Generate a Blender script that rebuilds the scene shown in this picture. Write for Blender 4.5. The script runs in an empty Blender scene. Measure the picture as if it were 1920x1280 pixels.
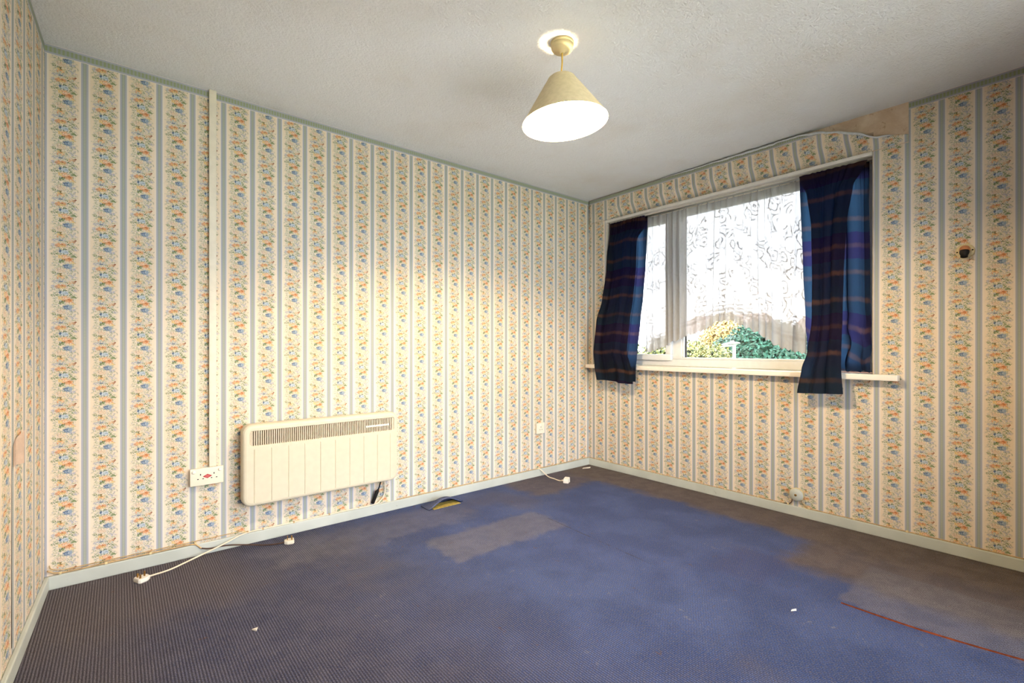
import bpy, bmesh, math, random
from mathutils import Vector, Matrix
random.seed(7)
PI = math.pi
sc = bpy.context.scene
COL = sc.collection

# ------------------------------------------------------------------ camera
CAM = Vector((-3.316, -2.916, 1.065))
cd = bpy.data.cameras.new('camera'); cam = bpy.data.objects.new('camera', cd); COL.objects.link(cam)
cam.location = CAM
cam.rotation_euler = (PI/2, 0, math.radians(50.47) - PI/2)
cd.sensor_fit = 'HORIZONTAL'; cd.sensor_width = 36.0
cd.lens = 36.0 * 895.0 / 1920.0
cd.shift_x = 0.0; cd.shift_y = 11.0 / 1920.0
cd.clip_start = 0.02; cd.clip_end = 300
sc.camera = cam

# ------------------------------------------------------------------ world, exposure
world = bpy.data.worlds.new('overcast_sky'); sc.world = world; world.use_nodes = True
wn = world.node_tree; wn.nodes.clear()
wo = wn.nodes.new('ShaderNodeOutputWorld'); wb = wn.nodes.new('ShaderNodeBackground')
wb.inputs['Color'].default_value = (0.90, 0.94, 1.0, 1); wb.inputs['Strength'].default_value = 8.6
wn.links.new(wb.outputs[0], wo.inputs[0])
BULB = 2150.0
sc.view_settings.view_transform = 'Standard'; sc.view_settings.look = 'None'
sc.view_settings.gamma = 1.0; sc.view_settings.use_curve_mapping = False
sc.view_settings.exposure = 0.68
cy = sc.cycles
cy.use_denoising = True; cy.adaptive_threshold = 0.04; cy.max_bounces = 10; cy.diffuse_bounces = 3; cy.use_light_tree = False; cy.transparent_max_bounces = 24
cy.transmission_bounces = 8; cy.glossy_bounces = 3; cy.sample_clamp_indirect = 8.0
cy.caustics_reflective = False; cy.caustics_refractive = False

# daylight portal in the window opening (guides sky sampling, gives no light of its own)
pl = bpy.data.lights.new('window_portal', 'AREA'); po = bpy.data.objects.new('window_portal', pl); COL.objects.link(po)
pl.shape = 'RECTANGLE'; pl.size = 1.94; pl.size_y = 1.26; pl.cycles.is_portal = True
po.location = (0.26, -1.16, 1.55); po.rotation_euler = (PI/2, 0, PI/2)

pl2 = bpy.data.lights.new('window_portal', 'AREA'); po2 = bpy.data.objects.new('window_portal', pl2); COL.objects.link(po2)  # portal for the added fill window behind the camera
pl2.shape = 'RECTANGLE'; pl2.size = 2.4; pl2.size_y = 2.18; pl2.cycles.is_portal = True
po2.location = (-1.75, -3.44, 1.21); po2.rotation_euler = (PI/2, 0, PI)

# ------------------------------------------------------------------ helpers
def lin(c):
    return c/12.92 if c <= 0.04045 else ((c+0.055)/1.055)**2.4
def S(r, g, b, a=1.0):
    return (lin(r/255), lin(g/255), lin(b/255), a)

def link_obj(name, mesh, parent=None, mat=None, smooth=False):
    """verts are given in world space; the origin goes to the parent's origin or the mesh's base centre"""
    o = bpy.data.objects.new(name, mesh); COL.objects.link(o)
    if parent is not None:
        off = parent['_w'] if '_w' in parent.keys() else [0, 0, 0]
        off = Vector(off)
        o.parent = parent
        mesh.transform(Matrix.Translation(-off))
        o['_w'] = list(off)
    else:
        if len(mesh.vertices):
            xs = [v.co for v in mesh.vertices]
            c = Vector(((min(v.x for v in xs)+max(v.x for v in xs))/2, (min(v.y for v in xs)+max(v.y for v in xs))/2, min(v.z for v in xs)))
            mesh.transform(Matrix.Translation(-c)); o.location = c; o['_w'] = list(c)
    if mat is not None:
        if isinstance(mat, (list, tuple)):
            for m in mat: mesh.materials.append(m)
        else: mesh.materials.append(mat)
    if smooth:
        for p in mesh.polygons: p.use_smooth = True
    return o

def tag(o, label=None, cat=None, group=None, kind=None):
    if label: o['label'] = label
    if cat: o['category'] = cat
    if group: o['group'] = group
    if kind: o['kind'] = kind
    return o
def empty(name, loc, label=None, cat=None, group=None, kind=None):
    o = bpy.data.objects.new(name, None); COL.objects.link(o); o.location = loc; o.empty_display_size = 0.05
    o['_w'] = list(loc)
    return tag(o, label, cat, group, kind)

class MB:
    """collects faces in world space, optional uv per vertex"""
    def __init__(s): s.v = []; s.f = []; s.uv = None; s.mi = []; s.sm = []
    def add(s, vs, fs, mi=0, smooth=False):
        b = len(s.v); s.v += [tuple(p) for p in vs]
        for f in fs: s.f.append([b+i for i in f]); s.mi.append(mi); s.sm.append(smooth)
    def box(s, lo, hi, mi=0, bev=0.0):
        (x0, y0, z0), (x1, y1, z1) = lo, hi
        if x0 > x1: x0, x1 = x1, x0
        if y0 > y1: y0, y1 = y1, y0
        if z0 > z1: z0, z1 = z1, z0
        if bev <= 0:
            vs = [(x0,y0,z0),(x1,y0,z0),(x1,y1,z0),(x0,y1,z0),(x0,y0,z1),(x1,y0,z1),(x1,y1,z1),(x0,y1,z1)]
            s.add(vs, [(0,3,2,1),(4,5,6,7),(0,1,5,4),(1,2,6,5),(2,3,7,6),(3,0,4,7)], mi)
        else:
            bm = bmesh.new()
            vv = [bm.verts.new(p) for p in [(x0,y0,z0),(x1,y0,z0),(x1,y1,z0),(x0,y1,z0),(x0,y0,z1),(x1,y0,z1),(x1,y1,z1),(x0,y1,z1)]]
            for f in [(0,3,2,1),(4,5,6,7),(0,1,5,4),(1,2,6,5),(2,3,7,6),(3,0,4,7)]: bm.faces.new([vv[i] for i in f])
            bmesh.ops.bevel(bm, geom=bm.edges[:], offset=bev, segments=2, profile=0.7, affect='EDGES', clamp_overlap=True)
            bm.verts.index_update()
            s.add([v.co[:] for v in bm.verts], [[v.index for v in f.verts] for f in bm.faces], mi, True)
            bm.free()
    def tube(s, pts, r, n=8, cap=True, mi=0):
        pts = [Vector(p) for p in pts]; rs = r if isinstance(r, (list, tuple)) else [r]*len(pts)
        b = len(s.v); up = Vector((0, 0, 1)); prev = None
        for i, p in enumerate(pts):
            d = (pts[min(i+1, len(pts)-1)] - pts[max(i-1, 0)]).normalized()
            a = prev if prev is not None else (up if abs(d.z) < 0.95 else Vector((1, 0, 0)))
            u = (a - d*a.dot(d)).normalized(); w = d.cross(u); prev = u
            for k in range(n):
                t = 2*PI*k/n
                s.v.append(tuple(p + (u*math.cos(t) + w*math.sin(t))*rs[i]))
        for i in range(len(pts)-1):
            for k in range(n):
                s.f.append([b+i*n+k, b+i*n+(k+1) % n, b+(i+1)*n+(k+1) % n, b+(i+1)*n+k]); s.mi.append(mi); s.sm.append(True)
        if cap:
            s.f.append([b+k for k in range(n)][::-1]); s.mi.append(mi); s.sm.append(False)
            e = b+(len(pts)-1)*n
            s.f.append([e+k for k in range(n)]); s.mi.append(mi); s.sm.append(False)
    def lathe(s, prof, origin, axis=(0,0,1), n=24, mi=0, cap=True):
        """prof: list of (radius, height along axis)"""
        ax = Vector(axis).normalized(); a = Vector((1,0,0)) if abs(ax.x) < 0.9 else Vector((0,1,0))
        u = (a - ax*a.dot(ax)).normalized(); w = ax.cross(u); o = Vector(origin); b = len(s.v)
        for r, h in prof:
            for k in range(n):
                t = 2*PI*k/n
                s.v.append(tuple(o + ax*h + (u*math.cos(t)+w*math.sin(t))*r))
        for i in range(len(prof)-1):
            for k in range(n):
                s.f.append([b+i*n+k, b+i*n+(k+1) % n, b+(i+1)*n+(k+1) % n, b+(i+1)*n+k]); s.mi.append(mi); s.sm.append(True)
        if cap:
            s.f.append([b+k for k in range(n)][::-1]); s.mi.append(mi); s.sm.append(False)
            e = b+(len(prof)-1)*n
            s.f.append([e+k for k in range(n)]); s.mi.append(mi); s.sm.append(False)
    def mesh(s, name, uvf=None, fix=True):
        m = bpy.data.meshes.new(name); m.from_pydata(s.v, [], s.f)
        for i, p in enumerate(m.polygons): p.material_index = s.mi[i]; p.use_smooth = s.sm[i]
        if fix:
            bm = bmesh.new(); bm.from_mesh(m); bmesh.ops.recalc_face_normals(bm, faces=bm.faces[:]); bm.to_mesh(m); bm.free()
        if uvf:
            ul = m.uv_layers.new(name='UVMap')
            for p in m.polygons:
                for li in p.loop_indices:
                    ul.data[li].uv = uvf(m.vertices[m.loops[li].vertex_index].co)
        return m
    def build(s, name, mat, parent=None, uvf=None, fix=True):
        return link_obj(name, s.mesh(name, uvf, fix), parent, mat)

def smooth_path(pts, sub=6):
    P = [Vector(p) for p in pts]; out = []
    for i in range(len(P)-1):
        a, b, c, d = P[max(i-1, 0)], P[i], P[i+1], P[min(i+2, len(P)-1)]
        for k in range(sub):
            t = k/sub
            out.append(0.5*((2*b)+(c-a)*t+(2*a-5*b+4*c-d)*t*t+(-a+3*b-3*c+d)*t**3))
    out.append(P[-1]); return out
def sstep(a, b, x):
    t = min(1, max(0, (x-a)/(b-a))); return t*t*(3-2*t)
def interp(tab, x):
    """tab: sorted list of (x, values...)"""
    if x <= tab[0][0]: return tab[0][1:]
    for i in range(len(tab)-1):
        if x <= tab[i+1][0]:
            t = (x-tab[i][0])/(tab[i+1][0]-tab[i][0]); t = t*t*(3-2*t)*0.5+t*0.5
            return tuple(p+(q-p)*t for p, q in zip(tab[i][1:], tab[i+1][1:]))
    return tab[-1][1:]

# ------------------------------------------------------------------ node helpers
class NT:
    def __init__(s, name, two=False):
        s.two = two; s.mat = bpy.data.materials.new(name); s.mat.use_nodes = True; s.t = s.mat.node_tree; s.t.nodes.clear()
        s.out = s.t.nodes.new('ShaderNodeOutputMaterial')
    def n(s, ty, **kw):
        nd = s.t.nodes.new(ty)
        for k, v in kw.items(): setattr(nd, k, v)
        return nd
    def L(s, a, b): s.t.links.new(a, b)
    def put(s, sock, v):
        if isinstance(v, bpy.types.NodeSocket): s.L(v, sock)
        else: sock.default_value = v
    def m(s, op, a, b=None, c=None, clamp=False):
        nd = s.n('ShaderNodeMath', operation=op); nd.use_clamp = clamp
        s.put(nd.inputs[0], a)
        if b is not None: s.put(nd.inputs[1], b)
        if c is not None: s.put(nd.inputs[2], c)
        return nd.outputs[0]
    def vm(s, op, a, b=None, scale=None):
        nd = s.n('ShaderNodeVectorMath', operation=op); s.put(nd.inputs[0], a)
        if b is not None: s.put(nd.inputs[1], b)
        if scale is not None: s.put(nd.inputs['Scale'], scale)
        return nd.outputs['Value'] if op in ('LENGTH', 'DOT_PRODUCT', 'DISTANCE') else nd.outputs[0]
    def rng(s, x, a, b, c=0.0, d=1.0, kind='SMOOTHSTEP'):
        nd = s.n('ShaderNodeMapRange', interpolation_type=kind); s.put(nd.inputs[0], x)
        for i, v in enumerate((a, b, c, d)): s.put(nd.inputs[i+1], v)
        return nd.outputs[0]
    def mix(s, f, a, b, mode='MIX'):
        nd = s.n('ShaderNodeMix', data_type='RGBA', blend_type=mode)
        s.put(nd.inputs[0], f); s.put(nd.inputs[6], a); s.put(nd.inputs[7], b); return nd.outputs[2]
    def noise(s, vec, scale, detail=2.0, rough=0.5, dist=0.0, color=False, two=False):
        two = two or s.two
        nd = s.n('ShaderNodeTexNoise', noise_dimensions='2D' if two else '3D'); nd.inputs['Scale'].default_value = scale
        nd.inputs['Detail'].default_value = detail; nd.inputs['Roughness'].default_value = rough; nd.inputs['Distortion'].default_value = dist
        if vec is not None: s.L(vec, nd.inputs['Vector'])
        return nd.outputs['Color' if color else 'Fac']
    def voro(s, vec, scale, feature='F1', out='Distance', rand=1.0):
        nd = s.n('ShaderNodeTexVoronoi', feature=feature, voronoi_dimensions='2D' if s.two else '3D'); nd.inputs['Scale'].default_value = scale
        nd.inputs['Randomness'].default_value = rand; s.L(vec, nd.inputs['Vector']); return nd.outputs[out]
    def xyz(s, x, y, z=0.0):
        nd = s.n('ShaderNodeCombineXYZ')
        for i, v in enumerate((x, y, z)): s.put(nd.inputs[i], v)
        return nd.outputs[0]
    def sep(s, v):
        nd = s.n('ShaderNodeSeparateXYZ'); s.L(v, nd.inputs[0]); return nd.outputs
    def uv(s): return s.n('ShaderNodeTexCoord').outputs['UV']
    def obj(s): return s.n('ShaderNodeTexCoord').outputs['Object']
    def bump(s, h, strength=0.3, dist=0.001):
        nd = s.n('ShaderNodeBump'); nd.inputs['Strength'].default_value = strength; nd.inputs['Distance'].default_value = dist
        s.L(h, nd.inputs['Height']); return nd.outputs[0]
    def bsdf(s, col, rough=0.6, spec=0.3, metal=0.0, normal=None):
        b = s.n('ShaderNodeBsdfPrincipled'); s.put(b.inputs['Base Color'], col); s.put(b.inputs['Roughness'], rough)
        b.inputs['Specular IOR Level'].default_value = spec; b.inputs['Metallic'].default_value = metal
        if normal is not None: s.L(normal, b.inputs['Normal'])
        return b
    def fin(s, sh):
        s.L(sh if isinstance(sh, bpy.types.NodeSocket) else sh.outputs[0], s.out.inputs[0]); return s.mat

def plain(name, rgb, rough=0.5, spec=0.3, metal=0.0, var=0.08, scale=30, bump=0.0, bscale=200):
    """simple paint / plastic with slight procedural unevenness"""
    n = NT(name); co = n.obj(); f = n.noise(co, scale, 3)
    c = S(*rgb); dk = tuple(x*(1-var*2.0) for x in c[:3])+(1,)
    col = n.mix(n.rng(f, 0.3, 0.7), dk, c)
    nm = n.bump(n.noise(co, bscale, 2), bump, 0.001) if bump > 0 else None
    return n.fin(n.bsdf(col, rough, spec, metal, nm))

# ------------------------------------------------------------------ wallpaper
def zc(x, y):      # motif drawing units -> cm in the repeat
    return ((x-195)/465*13.68, (y-345)/493*18.3)
ORG=(228,170,126); DOR=(200,124,80); PNK=(234,198,168); BLU=(146,164,188); DBL=(92,112,142); LBL=(196,206,214)
LIL=(184,182,198); GRN=(138,152,112); DGR=(96,112,80); LGR=(178,186,150); OLV=(134,118,70); YEL=(230,202,146); BRN=(160,98,66)
MOTIF = [ # x, y, half width, half height, turn, colour, sprig
 (300,372,48,34,30,GRN,1),(325,392,30,18,20,LIL,1),(95,455,60,13,8,GRN,1),
 (92,682,44,18,20,GRN,1),(285,712,58,17,18,LIL,1),
 (95,290,40,16,0,LIL,1),(80,350,36,20,10,LIL,1),(250,432,34,26,0,GRN,1),(300,468,34,14,10,GRN,0),(290,628,42,11,8,LIL,0),
 (155,645,58,28,12,PNK,1),(165,540,42,15,-25,GRN,0),(140,480,22,18,0,YEL,0),
 (155,283,52,17,-8,BLU,1),(160,288,18,10,0,DBL,0),(272,294,36,17,-15,ORG,1),(312,290,9,24,25,BRN,0),(240,328,22,11,-15,DGR,0),(215,300,16,9,20,GRN,0),
 (162,346,62,25,3,ORG,0),(165,356,48,10,3,YEL,0),(178,344,26,7,0,BRN,0),(118,362,16,9,0,DOR,0),
 (192,424,60,27,5,LBL,0),(150,412,16,16,30,DBL,0),(212,428,18,8,-10,BLU,0),(205,396,20,8,-25,DGR,0),(186,450,40,7,0,DGR,1),
 (222,500,82,34,12,ORG,0),(205,488,55,14,10,PNK,0),(242,502,22,9,10,DOR,0),(292,545,30,14,40,YEL,0),(160,492,20,14,0,YEL,0),(265,520,40,8,20,DOR,1),(178,522,30,9,-15,DGR,0),
 (235,595,54,30,10,BLU,0),(222,600,40,26,20,DBL,1),(240,590,26,6,-40,LBL,0),(262,608,30,6,25,LBL,0),(205,582,14,10,0,DBL,0),
 (155,716,46,22,0,YEL,0),(150,722,26,12,0,ORG,0),(156,702,18,16,0,OLV,0),(186,738,12,10,0,ORG,0),(122,738,12,10,0,ORG,0)]
PAPER=(232,217,196); HALO=(232,222,214); STR_E=(172,174,186); STR_C=(158,164,158); STR_D=(182,184,158)

def wallpaper(name, p, u0, rep, z0, border=2.357, shine=0.15):
    n = NT(name, True); uvv = n.uv(); X, Y, _ = n.sep(uvv)
    su = n.m('DIVIDE', n.m('SUBTRACT', X, u0), p)
    colm = n.m('FLOOR', n.m('ADD', su, 0.5)); s = n.m('SUBTRACT', su, colm)
    half = n.m('MULTIPLY', n.m('FLOORED_MODULO', colm, 2.0), 0.5)
    tv = n.m('ADD', n.m('DIVIDE', n.m('SUBTRACT', z0, Y), rep), half)
    t = n.m('SUBTRACT', n.m('FRACT', n.m('ADD', tv, 0.172)), 0.172)
    P0 = n.xyz(n.m('MULTIPLY', s, 13.68), n.m('MULTIPLY', t, 18.3))
    nz = n.noise(P0, 1.6, 1.5, 0.6, color=True)
    P = n.vm('ADD', P0, n.vm('MULTIPLY', n.vm('SUBTRACT', nz, (0.5, 0.5, 0.5)), (2.0, 1.7, 0)))
    Px, Py, _ = n.sep(P); PR = {0: P}
    for th in (22, -22):
        c_, s_ = math.cos(math.radians(th)), math.sin(math.radians(th))
        PR[th] = n.xyz(n.m('ADD', n.m('MULTIPLY', Px, c_), n.m('MULTIPLY', Py, s_)), n.m('ADD', n.m('MULTIPLY', Px, -s_), n.m('MULTIPLY', Py, c_)))
    sprig = n.rng(n.noise(P0, 2.6, 1, 0.6), 0.46, 0.54)
    petal = n.rng(n.noise(P0, 3.2, 1, 0.7), 0.3, 0.7, 0.62, 1.18, 'LINEAR')
    tone = n.rng(n.noise(uvv, 2.2, 1), 0.3, 0.7, 0.0, 1.0)
    base = n.mix(tone, S(*PAPER), S(PAPER[0]-4, PAPER[1]-7, PAPER[2]-10))
    d = n.m('SUBTRACT', 0.5, n.m('ABSOLUTE', s))
    col = n.mix(n.m('MULTIPLY', n.rng(d, 0.16, 0.10), 0.7), base, S(*HALO))
    # loose foliage filling the ground of the floral column
    env = n.rng(n.m('ADD', n.m('ABSOLUTE', n.m('ADD', s, 0.0)), n.m('MULTIPLY', n.m('SUBTRACT', n.noise(P0, 0.55, 0), 0.5), 0.22)), 0.32, 0.25)
    u1 = n.noise(P, 1.9, 1, 0.6); u2 = n.noise(n.vm('ADD', P, (31.7, 11.3, 0)), 2.1, 1, 0.6)
    paper0 = col
    col = n.mix(n.m('MULTIPLY', env, n.rng(u1, 0.53, 0.57, 0, 0.85)), col, S(*LGR))
    col = n.mix(n.m('MULTIPLY', env, n.rng(u1, 0.63, 0.66, 0, 0.9)), col, S(*GRN))
    col = n.mix(n.m('MULTIPLY', env, n.rng(u2, 0.60, 0.64, 0, 0.85)), col, S(*LIL))
    for (x, y, hw, hh, rot, c, sp) in MOTIF:
        cx_, cy_ = zc(x, y)
        th = 22*round(rot/22) if abs(rot) <= 33 else math.copysign(22, rot)
        c_, s_ = math.cos(math.radians(th)), math.sin(math.radians(th))
        qx, qy = cx_*c_+cy_*s_, -cx_*s_+cy_*c_
        rx, ry = hw/465*13.68, hh/493*18.3
        nd = n.n('ShaderNodeVectorMath', operation='MULTIPLY_ADD'); n.L(PR[th], nd.inputs[0])
        nd.inputs[1].default_value = (1/rx, 1/ry, 0); nd.inputs[2].default_value = (-qx/rx, -qy/ry, 0)
        k = n.m('MULTIPLY_ADD', n.vm('LENGTH', nd.outputs[0]), -3.6, 3.9, clamp=True)
        if sp: k = n.m('MULTIPLY', k, sprig)
        col = n.mix(k, col, S(*c))
    # petal shading only where the print is
    inside = n.rng(n.vm('DISTANCE', col, paper0), 0.03, 0.10, 0, 1)
    col = n.mix(inside, col, n.vm('SCALE', col, scale=petal))
    # stripe
    dots = n.m('SINE', n.m('MULTIPLY', Y, 2*PI/0.0068))
    sc_ = n.mix(n.m('MULTIPLY', n.rng(dots, -0.2, 0.4), n.rng(d, 0.024, 0.018)), S(*STR_C), S(*STR_D))
    scol = n.mix(n.rng(d, 0.040, 0.050), sc_, S(*STR_E))
    col = n.mix(n.rng(d, 0.100, 0.082), col, scol)
    # top border
    e = n.m('SUBTRACT', Y, border)
    bd = n.mix(n.rng(n.m('ABSOLUTE', n.m('SUBTRACT', e, 0.0215)), 0.010, 0.013), n.mix(n.rng(n.m('SINE', n.m('MULTIPLY', X, 2*PI/0.014)), -0.3, 0.3), S(150,160,128), S(*STR_C)), S(*STR_E))
    bd = n.mix(n.rng(n.m('ABSOLUTE', n.m('SUBTRACT', e, 0.0215)), 0.0185, 0.0205), bd, S(*HALO))
    col = n.mix(n.rng(e, -0.0005, 0.0005), col, bd)
    return n.fin(n.bsdf(col, 0.62, shine))

WP_A = wallpaper('wallpaper_back', 0.1368, -3.5014, 0.1835, 1.1532)
WP_B = wallpaper('wallpaper_right', 0.1390, 2.3525, 0.1820, 1.2116)
WP_S = wallpaper('wallpaper_peeling', 0.1390, 2.3525, 0.1820, 1.2116, shine=0.45)
WP_C = wallpaper('wallpaper_left', 0.1950, -0.3535, 0.1835, 1.10)

# ------------------------------------------------------------------ other materials
def ceiling_mat():
    n = NT('stippled_ceiling'); p = n.obj()
    d1 = n.noise(p, 1.3, 4, 0.6); d2 = n.noise(p, 4.0, 3, 0.6)
    col = n.mix(n.rng(d1, 0.42, 0.72, 0, 0.35), S(241, 244, 248), S(226, 219, 210))
    col = n.mix(n.rng(d2, 0.55, 0.8, 0, 0.15), col, S(214, 204, 192))
    h = n.m('ADD', n.noise(p, 95, 3, 0.65), n.m('MULTIPLY', n.noise(p, 38, 2, 0.6), 0.8))
    return n.fin(n.bsdf(col, 0.75, 0.25, normal=n.bump(h, 0.9, 0.006)))

def carpet_mat():
    n = NT('ribbed_carpet', True); p = n.uv(); X, Y, _ = n.sep(p)
    w1 = n.noise(p, 3.0, 4, 0.6); w2 = n.noise(p, 9.0, 3, 0.65); w3 = n.noise(p, 1.1, 3, 0.6)
    wob = n.m('MULTIPLY', n.m('SUBTRACT', w2, 0.5), 0.10); wob2 = n.m('MULTIPLY', n.m('SUBTRACT', w1, 0.5), 0.22)
    xx = n.m('ADD', X, n.m('ADD', wob, wob2)); yy = n.m('ADD', Y, n.m('ADD', wob, wob2))
    xs = n.m('ADD', X, wob); ys = n.m('ADD', Y, wob)
    def rect(x0, x1, y0, y1, soft, a=xx, b=yy):
        k = n.m('MULTIPLY', n.rng(a, x0-soft, x0+soft), n.rng(a, x1+soft, x1-soft))
        return n.m('MULTIPLY', k, n.m('MULTIPLY', n.rng(b, y0-soft, y0+soft), n.rng(b, y1+soft, y1-soft)))
    blue = n.mix(n.rng(w1, 0.35, 0.65), S(70, 92, 148), S(86, 108, 166))
    grey = n.mix(n.rng(w2, 0.35, 0.65), S(134, 132, 142), S(154, 150, 158))
    brown = n.mix(n.rng(w2, 0.35, 0.65), S(112, 100, 92), S(130, 116, 106))
    dark = n.mix(n.rng(w2, 0.35, 0.65), S(80, 82, 104), S(96, 96, 114))
    col = n.mix(n.rng(n.m('ADD', X, wob2), -1.75, -2.75, 0, 0.85), blue, dark)  # left side darker: wear, plus weaker window light put into the colour
    # faded, dusty and soiled areas with their own outlines
    col = n.mix(n.m('MULTIPLY', rect(-2.02, -1.24, -0.92, -0.60, 0.03, xs, ys), 0.55), col, grey)
    col = n.mix(n.m('MULTIPLY', rect(-2.75, -1.55, -0.45, -0.12, 0.06), 0.35), col, grey)
    col = n.mix(n.m('MULTIPLY', rect(-4.2, -2.85, -0.62, 0.2, 0.14), 0.75), col, S(118, 110, 112))
    col = n.mix(n.m('MULTIPLY', rect(-4.2, -3.25, -3.0, 0.2, 0.16), 0.55), col, S(118, 110, 110))
    col = n.mix(n.m('MULTIPLY', rect(-0.36, 0.3, -3.5, 0.3, 0.06), 0.95), col, brown)
    col = n.mix(n.m('MULTIPLY', rect(-0.78, 0.3, -3.6, -1.92, 0.07), 0.9), col, brown)
    col = n.mix(n.m('MULTIPLY', rect(-1.0, 0.3, -0.42, 0.3, 0.06), 0.75), col, brown)
    col = n.mix(n.m('MULTIPLY', rect(-0.97, -0.5, -3.6, -2.24, 0.02, xs, ys), 0.55), col, grey)
    col = n.mix(n.m('MULTIPLY', rect(-1.10, -0.75, -1.98, -1.72, 0.03, xs, ys), 0.7), col, S(76, 90, 144))
    col = n.mix(n.rng(w3, 0.58, 0.75, 0, 0.35), col, S(120, 114, 116))
    # pale scuffs
    scf = n.m('MULTIPLY', n.rng(n.noise(p, 26, 5, 0.75), 0.60, 0.72), n.rng(w1, 0.52, 0.66))
    col = n.mix(n.m('MULTIPLY', scf, 0.55), col, S(164, 160, 164))
    stn = n.m('MULTIPLY', n.rng(n.noise(p, 17, 3, 0.7), 0.70, 0.78), 0.6)
    col = n.mix(stn, col, S(120, 84, 66))
    # crease lines
    for (x0, y0, y1, k) in ((-1.27, -1.65, -0.64, 0.06),):
        dx = n.m('ABSOLUTE', n.m('SUBTRACT', n.m('SUBTRACT', X, n.m('MULTIPLY', n.m('SUBTRACT', Y, (y0+y1)/2), k)), x0))
        m_ = n.m('MULTIPLY', n.rng(dx, 0.006, 0.002), n.m('MULTIPLY', n.rng(Y, y0, y0+0.3), n.rng(Y, y1+0.02, y1-0.02)))
        col = n.mix(n.m('MULTIPLY', m_, n.rng(w2, 0.4, 0.6, 0.0, 0.7)), col, S(62, 52, 58))
    # ribs along y, beaded loops
    rib = n.m('SINE', n.m('MULTIPLY', X, 2*PI/0.0092))
    rib = n.rng(rib, -1, 1, 0, 1, 'LINEAR')
    idx = n.m('FLOOR', n.m('DIVIDE', n.m('ADD', X, 0.0023), 0.0092))
    bead = n.m('SINE', n.m('MULTIPLY', n.m('ADD', Y, n.m('MULTIPLY', n.m('FLOORED_MODULO', idx, 2.0), 0.0055)), 2*PI/0.011))
    h = n.m('MULTIPLY', rib, n.rng(bead, -1, 0.6, 0.55, 1, 'LINEAR'))
    fuz = n.noise(p, 300, 2, 0.7); mot = n.noise(p, 120, 3, 0.8)
    col = n.mix(n.rng(mot, 0.40, 0.64, 0, 0.5), col, S(122, 118, 126))
    col = n.mix(n.rng(h, 0.05, 0.75, 0.62, 0.0, 'LINEAR'), col, S(40, 38, 48))
    col = n.vm('SCALE', col, scale=n.rng(fuz, 0.3, 0.7, 0.48, 1.2, 'LINEAR'))
    nm = n.bump(n.m('ADD', h, n.m('MULTIPLY', fuz, 0.4)), 0.5, 0.004)
    return n.fin(n.bsdf(col, 0.95, 0.08, normal=nm))

def plaster_mat():
    n = NT('bare_plaster'); p = n.obj()
    a = n.noise(p, 6, 5, 0.65, 0.6); b = n.noise(p, 18, 4, 0.7)
    col = n.mix(n.rng(a, 0.3, 0.7), S(206, 180, 156), S(228, 210, 190))
    col = n.mix(n.rng(b, 0.58, 0.7, 0, 0.6), col, S(174, 136, 106))
    v = n.rng(n.voro(p, 6.0), 0.08, 0.15, 0.8, 0.0); col = n.mix(v, col, S(226, 188, 92))
    return n.fin(n.bsdf(col, 0.85, 0.15, normal=n.bump(b, 0.4, 0.003)))

def skirting_mat():
    n = NT('skirting_paint'); p = n.obj(); a = n.noise(p, 4, 3); b = n.noise(p, 22, 4, 0.7)
    col = n.mix(n.rng(a, 0.3, 0.7), S(186, 191, 183), S(200, 204, 196))
    col = n.mix(n.rng(b, 0.66, 0.74, 0, 0.5), col, S(150, 146, 130))
    ch = n.rng(n.voro(p, 9.0), 0.035, 0.05, 0.8, 0.0); col = n.mix(ch, col, S(110, 104, 92))
    return n.fin(n.bsdf(col, 0.4, 0.4))

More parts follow.
